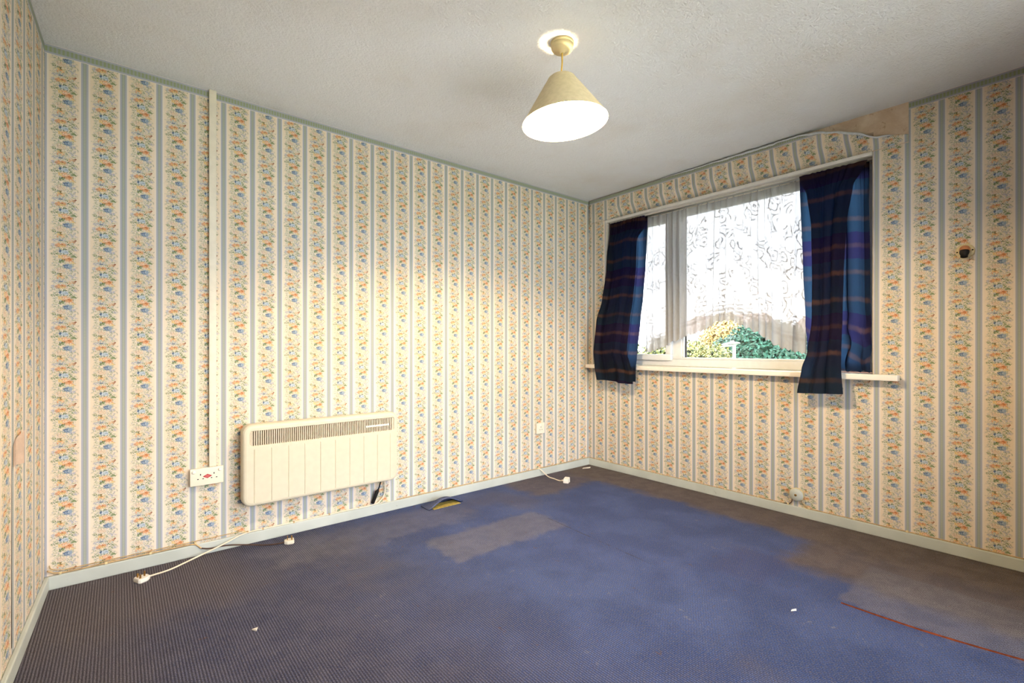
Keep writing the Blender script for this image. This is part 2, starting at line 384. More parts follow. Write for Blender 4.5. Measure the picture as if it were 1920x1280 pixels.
def lace_mat():
    n = NT('lace_net', True); p = n.uv(); X, Y, _ = n.sep(p)
    d = n.vm('ADD', p, n.vm('SCALE', n.vm('SUBTRACT', n.noise(p, 14, 2, color=True), (0.5, 0.5, 0.5)), scale=0.05))
    r = n.voro(d, 9.0); ring = n.m('SINE', n.m('MULTIPLY', r, 24.0))
    scroll = n.rng(ring, 0.70, 0.86)
    edge = n.rng(n.voro(d, 9.0, 'DISTANCE_TO_EDGE'), 0.035, 0.015)
    area = n.rng(n.noise(p, 6.0, 1), 0.47, 0.52)
    pat = n.m('MULTIPLY', n.m('MAXIMUM', scroll, n.m('MULTIPLY', edge, 0.35)), area)
    # fan border just above the hem: UV.y is the height above the hem
    fan = n.rng(n.m('SINE', n.m('ADD', n.m('MULTIPLY', X, 150.0), n.m('MULTIPLY', n.m('SINE', n.m('MULTIPLY', X, 34.0)), 2.0))), 0.1, 0.5)
    fan = n.m('MULTIPLY', fan, n.rng(Y, 0.075, 0.06))
    band = n.m('MAXIMUM', n.rng(n.m('ABSOLUTE', n.m('SUBTRACT', Y, 0.095)), 0.012, 0.008), n.rng(n.m('ABSOLUTE', n.m('SUBTRACT', Y, 0.125)), 0.006, 0.003))
    pat = n.m('MAXIMUM', pat, n.m('MULTIPLY', n.m('MAXIMUM', fan, band), 0.7))
    net = n.m('MULTIPLY', n.m('SINE', n.m('MULTIPLY', X, 2*PI/0.004)), n.m('SINE', n.m('MULTIPLY', Y, 2*PI/0.004)))
    alpha = n.rng(pat, 0, 1, 0.93, 0.99, 'LINEAR')
    tr = n.n('ShaderNodeBsdfTransparent'); df = n.n('ShaderNodeBsdfDiffuse'); tl = n.n('ShaderNodeBsdfTranslucent')
    df.inputs[0].default_value = S(236, 236, 238); n.L(n.mix(pat, S(104, 106, 110), S(56, 57, 62)), tl.inputs[0])
    a = n.n('ShaderNodeMixShader'); a.inputs[0].default_value = 0.5; n.L(df.outputs[0], a.inputs[1]); n.L(tl.outputs[0], a.inputs[2])
    b = n.n('ShaderNodeMixShader'); n.L(alpha, b.inputs[0]); n.L(tr.outputs[0], b.inputs[1]); n.L(a.outputs[0], b.inputs[2])
    return n.fin(b)

def drape_mat():
    n = NT('plaid_curtain', True); p = n.uv(); X, Y, _ = n.sep(p)
    q = n.m('ADD', Y, n.m('MULTIPLY', n.m('SUBTRACT', n.noise(p, 30, 3), 0.5), 0.012))
    per = 0.158
    ph = n.m('FRACT', n.m('DIVIDE', q, per)); row = n.m('FLOORED_MODULO', n.m('FLOOR', n.m('DIVIDE', q, per)), 3.0)
    tan = n.rng(n.m('ABSOLUTE', n.m('SUBTRACT', ph, 0.5)), 0.13, 0.03)
    base = n.mix(n.m('COMPARE', row, 0.0, 0.1), n.mix(n.m('COMPARE', row, 1.0, 0.1), S(18, 22, 28), S(24, 17, 30)), S(18, 16, 26))
    fl = n.rng(n.voro(p, 11.0), 0.10, 0.16, 1, 0); fl2 = n.m('MULTIPLY', n.rng(n.m('SINE', n.m('MULTIPLY', n.voro(p, 11.0), 60.0)), 0.2, 0.6), n.rng(n.voro(p, 11.0), 0.34, 0.30))
    base = n.mix(n.m('MULTIPLY', fl2, 0.5), base, S(22, 22, 34))
    col = n.mix(n.m('MULTIPLY', tan, n.rng(n.noise(p, 5, 1), 0.35, 0.65, 0.2, 0.6)), base, S(92, 62, 44))
    warp = n.rng(n.m('SINE', n.m('MULTIPLY', X, 2*PI/0.21)), 0.5, 0.9, 0, 0.35)
    col = n.mix(warp, col, S(24, 22, 34))
    tcol = n.mix(n.m('MULTIPLY', tan, 0.4), n.mix(n.m('COMPARE', row, 1.0, 0.1), S(70, 112, 160), S(74, 78, 150)), S(150, 128, 134))
    df = n.bsdf(col, 0.8, 0.1, normal=n.bump(n.noise(p, 900, 2), 0.2, 0.001))
    tl = n.n('ShaderNodeBsdfTranslucent'); n.L(tcol, tl.inputs[0])
    m_ = n.n('ShaderNodeMixShader'); m_.inputs[0].default_value = 0.22; n.L(df.outputs[0], m_.inputs[1]); n.L(tl.outputs[0], m_.inputs[2])
    return n.fin(m_)

def glass_mat():
    n = NT('window_glass'); tr = n.n('ShaderNodeBsdfTransparent'); gl = n.n('ShaderNodeBsdfGlossy')
    tr.inputs[0].default_value = (0.96, 0.96, 0.96, 1); gl.inputs['Roughness'].default_value = 0.02
    fr = n.n('ShaderNodeFresnel'); fr.inputs[0].default_value = 1.45
    m_ = n.n('ShaderNodeMixShader'); n.L(fr.outputs[0], m_.inputs[0]); n.L(tr.outputs[0], m_.inputs[1]); n.L(gl.outputs[0], m_.inputs[2])
    return n.fin(m_)

def shade_mat():
    n = NT('lampshade_card'); f = n.noise(n.obj(), 60, 2)
    col = n.mix(n.rng(f, 0.3, 0.7), S(224, 206, 164), S(232, 214, 174))
    df = n.bsdf(col, 0.6, 0.2); tl = n.n('ShaderNodeBsdfTranslucent'); tl.inputs[0].default_value = S(236, 206, 150)
    m_ = n.n('ShaderNodeMixShader'); m_.inputs[0].default_value = 0.004; n.L(df.outputs[0], m_.inputs[1]); n.L(tl.outputs[0], m_.inputs[2])
    return n.fin(m_)

def bulb_mat():
    n = NT('glowing_bulb'); e = n.n('ShaderNodeEmission'); e.inputs[0].default_value = (1.0, 0.74, 0.41, 1); e.inputs[1].default_value = BULB
    return n.fin(e)

def leaf_mat(name, cols, rough=0.5):
    n = NT(name); p = n.obj(); f = n.noise(p, 14.0, 2); g = n.voro(p, 16.0, out='Color')
    r = n.sep(g)[0]
    col = n.mix(n.rng(f, 0.35, 0.65), S(*cols[0]), S(*cols[1]))
    col = n.mix(n.rng(r, 0.62, 0.66), col, S(*cols[2]))
    return n.fin(n.bsdf(col, rough, 0.3))

def brick_mat():
    n = NT('house_brick'); b = n.n('ShaderNodeTexBrick'); n.L(n.obj(), b.inputs['Vector'])
    b.inputs['Color1'].default_value = S(120, 62, 48); b.inputs['Color2'].default_value = S(134, 78, 60); b.inputs['Mortar'].default_value = S(130, 118, 108)
    b.inputs['Scale'].default_value = 4.0
    return n.fin(n.bsdf(b.outputs[0], 0.85, 0.1))

CEIL = ceiling_mat(); CARPET = carpet_mat(); PLASTER = plaster_mat(); SKIRT = skirting_mat()
LACE = lace_mat(); DRAPE = drape_mat(); GLASS = glass_mat(); SHADE = shade_mat(); BULBM = bulb_mat()
PVC = plain('white_window_plastic', (232, 236, 240), 0.35, 0.4, var=0.02)
SILL = plain('sill_paint', (246, 238, 226), 0.35, 0.4, var=0.02)
REVEAL = plain('reveal_paint', (214, 204, 190), 0.6, 0.2, var=0.05)
CREAM = plain('cream_enamel', (216, 206, 182), 0.38, 0.4, var=0.02)
CREAM2 = plain('cream_plastic', (234, 226, 206), 0.35, 0.4, var=0.02)
DARK = plain('dark_gap', (58, 44, 36), 0.9, 0.05)
BLACK = plain('black_rubber', (26, 24, 26), 0.6, 0.2)
WHITEP = plain('white_plastic', (240, 234, 222), 0.35, 0.4, var=0.02)
DIRTYC = plain('dirty_cream_cable', (206, 176, 132), 0.55, 0.2, var=0.15, scale=60)
WHITEC = plain('white_cable', (238, 224, 200), 0.45, 0.3, var=0.05, scale=40)
BROWNC = plain('brown_cable', (92, 70, 60), 0.55, 0.2, var=0.2, scale=40)
BRASS = plain('brass_pin', (196, 150, 82), 0.3, 0.5, 0.9)
COPPER = plain('bakelite_dome', (186, 122, 78), 0.4, 0.4, var=0.05)
IVORY = plain('ivory_plate', (226, 208, 160), 0.35, 0.4, var=0.04)
RED = plain('red_mark', (186, 44, 52), 0.5, 0.3)
PINK = plain('red_mark_light', (226, 128, 124), 0.5, 0.3)
LINING = plain('shade_lining_white', (240, 234, 220), 0.7, 0.1, var=0.02)
TRIM = plain('bead_paint', (226, 222, 216), 0.5, 0.3, var=0.04)
TRUNK = plain('trunking_plastic', (232, 224, 206), 0.45, 0.3, var=0.03)
ORANGE = plain('orange_binding', (136, 66, 38), 0.8, 0.1, var=0.2, scale=50)
LINO = plain('yellow_underlay', (196, 172, 92), 0.8, 0.1, var=0.15, scale=40)
SCRAP = plain('paper_scrap', (232, 226, 214), 0.8, 0.1)
GREYP = plain('grey_plastic', (196, 200, 192), 0.4, 0.3, var=0.04)
TORN = plain('torn_paper_back', (206, 180, 160), 0.85, 0.1, var=0.08)
CORD = plain('lamp_flex', (222, 180, 84), 0.5, 0.3)
LAWN = leaf_mat('lawn_grass', ((96, 116, 62), (126, 140, 80), (150, 146, 100)), 0.9)
BOUNCE_GROUND = plain('bounce_paving', (232, 228, 220), 0.9, 0.1, var=0.05, scale=3)  # kept pale as an unseen daylight reflector

# ------------------------------------------------------------------ room shell
H = 2.4
XL0 = -3.565; KL = 0.031          # left wall: x = XL0 + KL * y
YB = -3.30                        # wall behind the camera
def xl(y): return XL0 + KL*y
b = MB()
NX, NY = 60, 60
b.add([(-3.9, -3.5, 0), (0.28, -3.5, 0), (0.28, 0.2, 0), (-3.9, 0.2, 0), (-3.9, -3.5, -0.1), (0.28, -3.5, -0.1), (0.28, 0.2, -0.1), (-3.9, 0.2, -0.1)],
      [(0,1,2,3),(7,6,5,4),(0,4,5,1),(1,5,6,2),(2,6,7,3),(3,7,4,0)])
b.build('floor', CARPET, uvf=lambda c: (c.x, c.y)).__setitem__('kind', 'structure')
b = MB(); b.box((-3.9, -3.5, H), (0.28, 0.2, H+0.1)); b.build('ceiling', CEIL)['kind'] = 'structure'
b = MB(); b.box((xl(0)-0.1, 0.0, 0), (0.28, 0.12, H)); b.build('wall_back', WP_A, uvf=lambda c: (c.x, c.z))['kind'] = 'structure'
b = MB()
b.add([(xl(0), 0, 0), (xl(YB), YB, 0), (xl(YB), YB, H), (xl(0), 0, H), (xl(0)-0.12, 0, 0), (xl(YB)-0.12, YB, 0), (xl(YB)-0.12, YB, H), (xl(0)-0.12, 0, H)],
      [(0,1,2,3),(7,6,5,4),(0,4,5,1),(1,5,6,2),(2,6,7,3),(3,7,4,0)])
b.build('wall_left', WP_C, uvf=lambda c: (c.y, c.z))['kind'] = 'structure'
W2 = (-2.95, -0.55, 0.12, 2.30)   # added fill window behind the camera: x0, x1, z0, z1
b = MB()
for q in (((-3.9, YB-0.12, 0), (0.28, YB, W2[2])), ((-3.9, YB-0.12, W2[3]), (0.28, YB, H)), ((-3.9, YB-0.12, W2[2]), (W2[0], YB, W2[3])), ((W2[1], YB-0.12, W2[2]), (0.28, YB, W2[3]))): b.box(*q)
b.build('wall_front', WP_A, uvf=lambda c: (c.x, c.z))['kind'] = 'structure'
# window wall, opening y -0.19..-2.13, z 0.885..2.18 ; bare plaster over the window
WY0, WY1, WZ0, WZ1 = -0.19, -2.13, 0.885, 2.18
SEAM = -2.287; T = 0.25
b = MB()
b.box((0, YB, 0), (T, 0, WZ0)); b.box((0, WY0, WZ0), (T, 0, WZ1)); b.box((0, YB, WZ0), (T, WY1, WZ1)); b.box((0, YB, WZ1), (T, SEAM, H))
b.box((0, SEAM, WZ1), (T, WY1, H), mi=1); b.box((0, WY0, WZ1), (T, 0, H), mi=1)
cp = [(0.0, 2.29), (0.0, H), (T, H), (T, WZ1), (0.055, WZ1), (0.050, 2.205), (0.030, 2.245)]
nc = len(cp)
b.add([(x, WY0, z) for x, z in cp]+[(x, WY1, z) for x, z in cp], [list(range(nc)), list(range(nc, 2*nc))[::-1]]+[(i, nc+i, nc+(i+1) % nc, (i+1) % nc) for i in range(nc)], 1)
m = b.mesh('wall_right', uvf=lambda c: (-c.y, c.z), fix=False)
link_obj('wall_right', m, None, [WP_B, PLASTER])['kind'] = 'structure'

# skirting boards
def skirt(name, pts):
    b = MB(); b.add(pts[0]+pts[1], [(0,1,2,3),(7,6,5,4),(0,4,5,1),(1,5,6,2),(2,6,7,3),(3,7,4,0)])
    o = b.build(name, SKIRT); o['kind'] = 'structure'
    md = o.modifiers.new('bevel', 'BEVEL'); md.width = 0.004; md.segments = 2
    return o
SH, ST = 0.060, 0.016
skirt('baseboard_back', ([(xl(0), 0, 0), (0, 0, 0), (0, -ST, 0), (xl(0), -ST, 0)], [(xl(0), 0, SH), (0, 0, SH), (0, -ST, SH), (xl(0), -ST, SH)]))
skirt('baseboard_right', ([(0, 0, 0), (0, YB, 0), (-ST, YB, 0), (-ST, 0, 0)], [(0, 0, SH), (0, YB, SH), (-ST, YB, SH), (-ST, 0, SH)]))
skirt('baseboard_left', ([(xl(0), 0, 0), (xl(YB), YB, 0), (xl(YB)+ST, YB, 0), (xl(0)+ST, 0, 0)], [(xl(0), 0, SH), (xl(YB), YB, SH), (xl(YB)+ST, YB, SH), (xl(0)+ST, 0, SH)]))

# plaster reveal lining and bead along the lintel
b = MB()
b.box((0.004, WY0, WZ0), (T, WY0-0.006, WZ1)); b.box((0.004, WY1, WZ0), (T, WY1+0.006, WZ1)); b.box((0.004, WY0-0.006, WZ1), (T, WY1+0.006, WZ1-0.006))
o = b.build('trim_1', REVEAL); o['kind'] = 'structure'
b = MB(); b.box((-0.006, WY0-0.004, WZ1-0.020), (0.030, WY1+0.004, WZ1+0.002), bev=0.005)
o = b.build('trim_2', TRIM); o['kind'] = 'structure'

# ------------------------------------------------------------------ window
FX0, FX1 = 0.135, 0.195
FZ0 = 0.915
W = empty('window_1', (FX0, (WY0+WY1)/2, FZ0), kind='structure')
b = MB(); fy0, fy1 = WY0-0.006, WY1+0.006; fw = 0.055
b.box((FX0, fy0, FZ0), (FX1, fy1, FZ0+fw), bev=0.004); b.box((FX0, fy0, WZ1-0.006-fw), (FX1, fy1, WZ1-0.006), bev=0.004)
b.box((FX0, fy0, FZ0+fw), (FX1, fy0-fw, WZ1-0.006-fw), bev=0.004); b.box((FX0, fy1, FZ0+fw), (FX1, fy1+fw, WZ1-0.006-fw), bev=0.004)
b.build('frame', PVC, W)
MY0, MY1 = -0.775, -0.850
b = MB(); b.box((FX0-0.004, MY0, FZ0+fw), (FX1, MY1, WZ1-0.006-fw), bev=0.006); b.build('mullion', PVC, W)
# opening casement left of the mullion
b = MB(); cy0, cy1, cz0, cz1 = fy0-fw+0.012, MY0-0.012+0.02, FZ0+fw-0.010, WZ1-0.006-fw+0.010; cw = 0.048
cy1 = MY0+0.008
b.box((FX0-0.022, cy0, cz0), (FX0+0.03, cy1, cz0+cw), bev=0.005); b.box((FX0-0.022, cy0, cz1-cw), (FX0+0.03, cy1, cz1), bev=0.005)
b.box((FX0-0.022, cy0, cz0+cw), (FX0+0.03, cy0-cw, cz1-cw), bev=0.005); b.box((FX0-0.022, cy1, cz0+cw), (FX0+0.03, cy1+cw, cz1-cw), bev=0.005)
cs = b.build('casement', PVC, W)
b = MB(); b.box((FX0+0.005, cy0-cw, cz0+cw), (FX0+0.013, cy1+cw, cz1-cw)); b.build('pane', GLASS, cs)
# glazing beads and pane of the fixed light
b = MB(); py0, py1, pz0, pz1 = MY1, fy1+fw, FZ0+fw, WZ1-0.006-fw; gb = 0.016
b.box((FX0+0.006, py0, pz0), (FX0+0.04, py1, pz0+gb), bev=0.004); b.box((FX0+0.006, py0, pz1-gb), (FX0+0.04, py1, pz1), bev=0.004)
b.box((FX0+0.006, py0, pz0+gb), (FX0+0.04, py0-gb, pz1-gb), bev=0.004); b.box((FX0+0.006, py1, pz0+gb), (FX0+0.04, py1+gb, pz1-gb), bev=0.004)
b.build('glazing_bead', PVC, W)
b = MB(); b.box((FX0+0.030, py0-0.006, pz0+gb), (FX0+0.042, py0-0.022, pz1-gb)); b.build('gasket', BLACK, W)
b = MB(); b.box((FX0+0.022, py0-gb, pz0+gb), (FX0+0.029, py1+gb, pz1-gb)); b.build('pane', GLASS, W)
b = MB(); b.box((-0.060, -0.010, 0.880), (FX0+0.01, -2.250, 0.913), bev=0.006)
# the board is let into the opening: cut back to the wall face outside it
b = MB()
pr = [(-0.060, 0.880), (-0.060, 0.909), (-0.056, 0.913)]
b.box((-0.060, -0.010, 0.880), (0.0, -2.250, 0.913), bev=0.005)
b.box((-0.004, WY0-0.006, 0.886), (FX0+0.02, WY1+0.006, 0.913))
b.build('sill', SILL, W)

# made-up window in the wall behind the camera, added for daylight fill
V = empty('fill_window', ((W2[0]+W2[1])/2, YB-0.06, W2[2]), kind='structure')
b = MB(); x0, x1, z0, z1 = W2; a_, c_ = YB-0.10, YB-0.04
b.box((x0, a_, z0), (x1, c_, z0+.055), bev=.004); b.box((x0, a_, z1-.055), (x1, c_, z1), bev=.004); b.box((x0, a_, z0+.055), (x0+.055, c_, z1-.055), bev=.004); b.box((x1-.055, a_, z0+.055), (x1, c_, z1-.055), bev=.004)
b.build('frame', PVC, V)
for xm in (x0+0.8, x0+1.6):
    b = MB(); b.box((xm-.03, a_, z0+.055), (xm+.03, c_, z1-.055), bev=.004); b.build('mullion', PVC, V)
for xa, xb in ((x0+.055, x0+.77), (x0+.83, x0+1.57), (x0+1.63, x1-.055)):
    b = MB(); b.box((xa, YB-.075, z0+.055), (xb, YB-.069, z1-.055)); b.build('pane', GLASS, V)
b = MB(); b.box((x0-.06, YB-.04, z0-.03), (x1+.06, YB+.09, z0), bev=.005); b.build('sill', SILL, V)

# ------------------------------------------------------------------ peeling wallpaper over the window
tab = [(0.0, 0.002, 2.394), (0.55, 0.006, 2.393), (1.05, 0.012, 2.392), (1.50, 0.020, 2.391), (1.76, 0.026, 2.389), (1.86, 0.030, 2.375),
       (1.95, 0.030, 2.345), (2.05, 0.026, 2.305), (2.16, 0.012, 2.250), (2.287, 0.002, 2.222)]
NU, NV = 150, 22
vs, uvs, fs = [], [], []
rnd = [random.uniform(-1, 1) for _ in range(400)]
def n1(x):
    i = math.floor(x); f = x-i; f = f*f*(3-2*f); return rnd[i % 400]*(1-f)+rnd[(i+1) % 400]*f
for i in range(NU+1):
    u = 0.004 + (2.286-0.004)*i/NU
    o_, zt = interp(tab, u)
    for j in range(NV+1):
        f = j/NV
        wr = 0.004*sstep(0.3, 0.9, u)*(0.6*n1(u*9+f*1.5)+0.4*n1(u*23+40))
        crk = 0.010*sstep(0.72, 1.0, f)*sstep(0.45, 1.0, u)*(1-sstep(2.05, 2.25, u))*abs(n1(u*38+f*7+90))
        ins = sstep(0.19, 0.34, u)*(1-sstep(2.02, 2.13, u))
        zz = WZ1+0.003 + (zt-WZ1-0.003)*f
        x = -0.003 - o_*sstep(0.2, 0.9, f) - wr*ins - crk + ins*0.046*(1-sstep(2.185, 2.29, zz))
        x = min(x, -0.0025 + ins*0.046*(1-sstep(2.185, 2.29, zz)))
        z = WZ1+0.003 + (zt-WZ1-0.003)*f + (0.006*n1(u*14+11)*sstep(1.8, 2.0, u)*f)
        vs.append((x, -u, min(z, 2.397))); uvs.append((u, WZ1+(min(zt, 2.4)-WZ1)*f))
for i in range(NU):
    for j in range(NV):
        a = i*(NV+1)+j; fs.append((a, a+NV+1, a+NV+2, a+1))
me = bpy.data.meshes.new('peeling_wallpaper'); me.from_pydata(vs, [], fs)
ul = me.uv_layers.new(name='UVMap')
for p in me.polygons:
    p.use_smooth = True
    for li in p.loop_indices: ul.data[li].uv = uvs[me.loops[li].vertex_index]
o = link_obj('peeling_wallpaper', me, None, WP_S)
tag(o, 'floral striped wallpaper strip peeling off the wall above the window', 'wallpaper')
md = o.modifiers.new('thickness', 'SOLIDIFY'); md.thickness = 0.0008; md.offset = 1
top_pts = [Vector(vs[i*(NV+1)+NV]) for i in range(NU+1)]
b = MB(); cv, cf = [], []
idx = [i for i in range(NU+1) if 0.75 < -top_pts[i].y < 2.22]
for q, i in enumerate(idx):
    u = -top_pts[i].y; w = 0.004+0.010*sstep(0.75, 1.5, u)*(1-sstep(2.08, 2.22, u))*(0.6+0.4*n1(u*17+5))
    p = top_pts[i]
    cv += [tuple(p), tuple(p+Vector((-0.006-0.3*w, 0, -0.1*w))), tuple(p+Vector((-0.009-0.25*w, 0, -0.9*w))), tuple(p+Vector((-0.007, 0, -1.5*w)))]
for q in range(len(idx)-1):
    for k in range(3): cf.append((4*q+k, 4*q+4+k, 4*q+5+k, 4*q+1+k))
b.add(cv, cf, 0, True); ce = b.build('curled_edge', plain('paper_back', (214, 218, 226), 0.35, 0.5, var=0.06, scale=60), o, fix=False)

# torn corner of paper on the left wall
def torn():
    y0, y1, z0, z1 = -0.646, -0.612, 0.665, 0.775
    E = empty('torn_wallpaper', (xl(-0.6)+0.002, -0.61, z0), 'small torn wallpaper tab with bare backing on the left wall', 'wallpaper')
    b = MB(); b.add([(xl(y0)+.0015, y0, z0), (xl(y1)+.0015, y1-.004, z0+.004), (xl(y1)+.0015, y1-.004, z1-.02), (xl(y0)+.0015, y0, z1-.035)], [(0,1,2,3)])
    b.build('bare_patch', TORN, E, fix=False)
    vs = []; fs = []
    for i in range(7):
        f = i/6; a = f*2.0
        for z, dy in ((z0+0.004, 0), (z1-0.02+0.03*f, 0.01*f)):
            vs.append((xl(y1)+0.002+0.016*math.sin(a)*(f+.2), y1-0.004+0.032*f+dy, z))
    for i in range(6): fs.append((2*i, 2*i+2, 2*i+3, 2*i+1))
    b = MB(); b.add(vs, fs, 0, True); b.build('paper_flap', TORN, E, fix=False)
torn()
b = MB()
b.add([(xl(-.665)+.001, -0.664, 0.02+0.06), (xl(-.665)+.001, -0.672, 0.08), (xl(-.665)+.001, -0.668, 0.74), (xl(-.665)+.001, -0.665, 0.74)], [(0,1,2,3)])
o = b.build('paper_seam', DARK, fix=False); tag(o, 'dark open seam running down the left wall paper', 'seam')

# ------------------------------------------------------------------ curtains
def sheet(name, fn, nu, nv, mat, parent=None, label=None, cat=None, group=None):
    vs, uvs, fs = [], [], []
    for i in range(nu+1):
        for j in range(nv+1):
            p, q = fn(i/nu, j/nv); vs.append(p); uvs.append(q)
    for i in range(nu):
        for j in range(nv):
            a = i*(nv+1)+j; fs.append((a, a+nv+1, a+nv+2, a+1))
    me = bpy.data.meshes.new(name); me.from_pydata(vs, [], fs); ul = me.uv_layers.new(name='UVMap')
    for p in me.polygons:
        p.use_smooth = True
        for li in p.loop_indices: ul.data[li].uv = uvs[me.loops[li].vertex_index]
    o = link_obj(name, me, parent, mat)
    return tag(o, label, cat, group)

def pleat(s, t, n, seed, amp, lat):
    """irregular S-shaped pleats: depth and sideways shift; tight at the heading, opening downwards"""
    w = n*(s + 0.045*math.sin(6.1*s+seed) + 0.022*math.sin(15*s+2*seed) + 0.020*math.sin(2.6*t+4*s+seed))
    op = sstep(0.03, 0.22, t); k = 0.55+0.45*math.sin(3.3*w+seed*2)
    g = amp*k*op*math.sin(2*PI*w) + 0.0045*(1-op*0.75)*math.sin(2*PI*w*3.3)
    l = lat*k*op*math.sin(2*PI*w+1.25)
    edge = min(1, 8*s, 8*(1-s))
    return g, l*edge

LROW = [(-2.150, 0.046, -0.226, -0.586), (-1.75, 0.030, -0.211, -0.585), (-1.48, -0.012, -0.198, -0.594), (-1.295, -0.050, -0.168, -0.598),
        (-1.02, -0.082, -0.163, -0.590), (-0.89, -0.094, -0.186, -0.584), (-0.785, -0.100, -0.214, -0.588)]
def left_drape(s, t):
    z = 2.150 + (0.80-0.014*sstep(0.3, 0.8, s) - 2.150)*t
    x, ya, yb = interp(LROW, -z)
    g, l = pleat(s, t, 5.0, 1.3, 0.020, 0.016)
    yy = ya+0.012+(yb-ya-0.012)*s + l; xx = x + 0.014 - g
    if yy > -0.197: xx = min(xx, -0.004)
    if z < 0.95: xx = min(xx, -0.064)
    return (xx, yy, z), (s*0.75, z+0.010*math.sin(9*s))
def left_fold(s, t):
    z = 2.152 + (0.786-0.016*sstep(0.3, 0.8, s) - 2.152)*t
    x, ya, yb = interp(LROW, -z)
    g, l = pleat(s, t, 3.6, 0.4, 0.018, 0.014)
    y = ya + (yb-ya)*(0.985*s if t < 0.06 else s*(0.985-0.20*sstep(0.06, 0.14, t)+0.17*sstep(0.80, 0.95, t))) + l
    xx = x - 0.020 - 0.010*sstep(0.3, 0.8, t) - g
    if y > -0.197: xx = min(xx, -0.010)
    return (xx, y, z), (s*0.55+0.1, z+0.008*math.sin(8*s))
LC = sheet('plaid_curtain', left_drape, 180, 60, DRAPE, None, 'dark blue plaid curtain at the window end beside the long wall', 'curtain', 'pair of plaid curtains')
sheet('front_fold', left_fold, 120, 60, DRAPE, LC)

RROW = [(-2.145, 0.046, -1.733, -2.100), (-1.55, 0.036, -1.755, -2.112), (-1.23, 0.030, -1.772, -2.116), (-1.03, 0.012, -1.785, -2.118), (-0.92, -0.004, -1.80, -2.119)]
def right_drape(s, t):
    z = 2.145 + (0.920+0.010*abs(math.sin(19*s))-2.145)*t
    x, ya, yb = interp(RROW, -z)
    low = 1-sstep(0.95, 1.40, z)
    g, l = pleat(s, t, 4.0, 2.6, 0.030, 0.030)
    g = g*(1-0.3*low) + low*(0.016*math.sin(24*s+11*z)+0.010*math.sin(43*z+9*s))
    y = ya+(yb-ya)*s + l*(1-0.2*low) + 0.012*low*math.sin(31*z+4*s)*(1-s)*s*4
    return (x - g, max(y, -2.122), z), (1.3+s*0.85, z+0.012*math.sin(7*s)+0.05*low*math.sin(9*s))
FROW = [(-2.148, 0.016, -1.738, -2.098), (-2.09, 0.012, -1.755, -2.07), (-2.02, 0.006, -1.785, -2.03), (-1.80, -0.006, -1.812, -2.002), (-1.50, -0.016, -1.822, -1.990), (-1.23, -0.030, -1.826, -1.988), (-1.03, -0.066, -1.812, -1.992),
        (-0.94, -0.096, -1.792, -2.000), (-0.79, -0.112, -1.772, -2.014)]
def right_fold(s, t):
    z = 2.148 + (0.786+0.010*s-2.148)*t
    x, ya, yb = interp(FROW, -z)
    g, l = pleat(s, t, 2.7, 4.1, 0.020, 0.016)
    xx = x - g
    if z < 0.96: xx = min(xx, -0.070)
    return (xx, ya+(yb-ya)*s + l, z), (2.6+s*0.42, z+0.006*math.sin(6*s))
RC = sheet('plaid_curtain', right_drape, 200, 70, DRAPE, None, 'dark blue plaid curtain bunched on the sill beside the wall lamp holder', 'curtain', 'pair of plaid curtains')
sheet('front_fold', right_fold, 120, 70, DRAPE, RC)

# lace net curtain with an arched fringed hem
HEM = [(0.42, 1.012), (0.5693, 1.016), (0.6958, 1.048), (0.8022, 1.105), (0.9312, 1.1435), (1.0622, 1.185), (1.166, 1.245), (1.2653, 1.250),
       (1.3603, 1.205), (1.4514, 1.160), (1.5215, 1.105), (1.6061, 1.052), (1.6713, 1.035), (1.78, 1.005), (1.95, 0.99)]
def lace(s, t):
    u = 0.545 + (1.765-0.545)*s
    zb = interp(HEM, u)[0]
    zig = 0.016*abs(((u*38) % 1.0)*2-1)
    ztop = 2.150
    zb2 = zb + zig*sstep(0.93, 1.0, t)
    z = ztop + (zb2-ztop)*t
    w = 21*(s + 0.02*math.sin(9*s) + 0.012*math.sin(23*s+1) + 0.006*math.sin(2.5*t+11*s))
    g = 0.013*(math.sin(2*PI*w)+0.5*math.sin(2*PI*w*0.53+2))*(0.35+0.65*sstep(0.02, 0.25, t)) + 0.004*math.sin(2*PI*w*2.3)*(1-sstep(0, .3, t))
    return (0.092 + g*0.8 - 0.004*t, -u + 0.009*math.sin(2*PI*w+1.2), z), (u*1.7, z-zb)
sheet('lace_curtain', lace, 420, 60, LACE, None, 'white lace net curtain with arched fringed hem across the window', 'curtain')

RL = empty('curtain_rail', (0.05, -1.16, 2.150), 'slim pale curtain rail under the window lintel', 'curtain rail')
b = MB(); b.box((0.042, -0.21, 2.152), (0.056, -2.115, 2.172), bev=0.003); b.build('track', TRIM, RL)
for k in range(6):
    yy = -0.30-0.34*k
    b = MB(); b.box((0.044, yy, 2.170), (0.092, yy-0.018, 2.1742), bev=0.0015); b.build('bracket', WHITEP, RL)
NW = empty('net_wire', (0.092, -1.16, 2.142), 'thin white net wire carrying the lace curtain', 'curtain wire')
b = MB(); b.tube([(0.092, -0.20, 2.146), (0.092, -2.12, 2.146)], 0.0035, 6); b.build('wire', WHITEP, NW)
for yy in (-0.202, -2.118):
    b = MB(); b.lathe([(0.006, -0.004), (0.006, 0.004)], (0.092, yy, 2.146), (0, 1, 0), 10); b.build('hook', BRASS, NW)

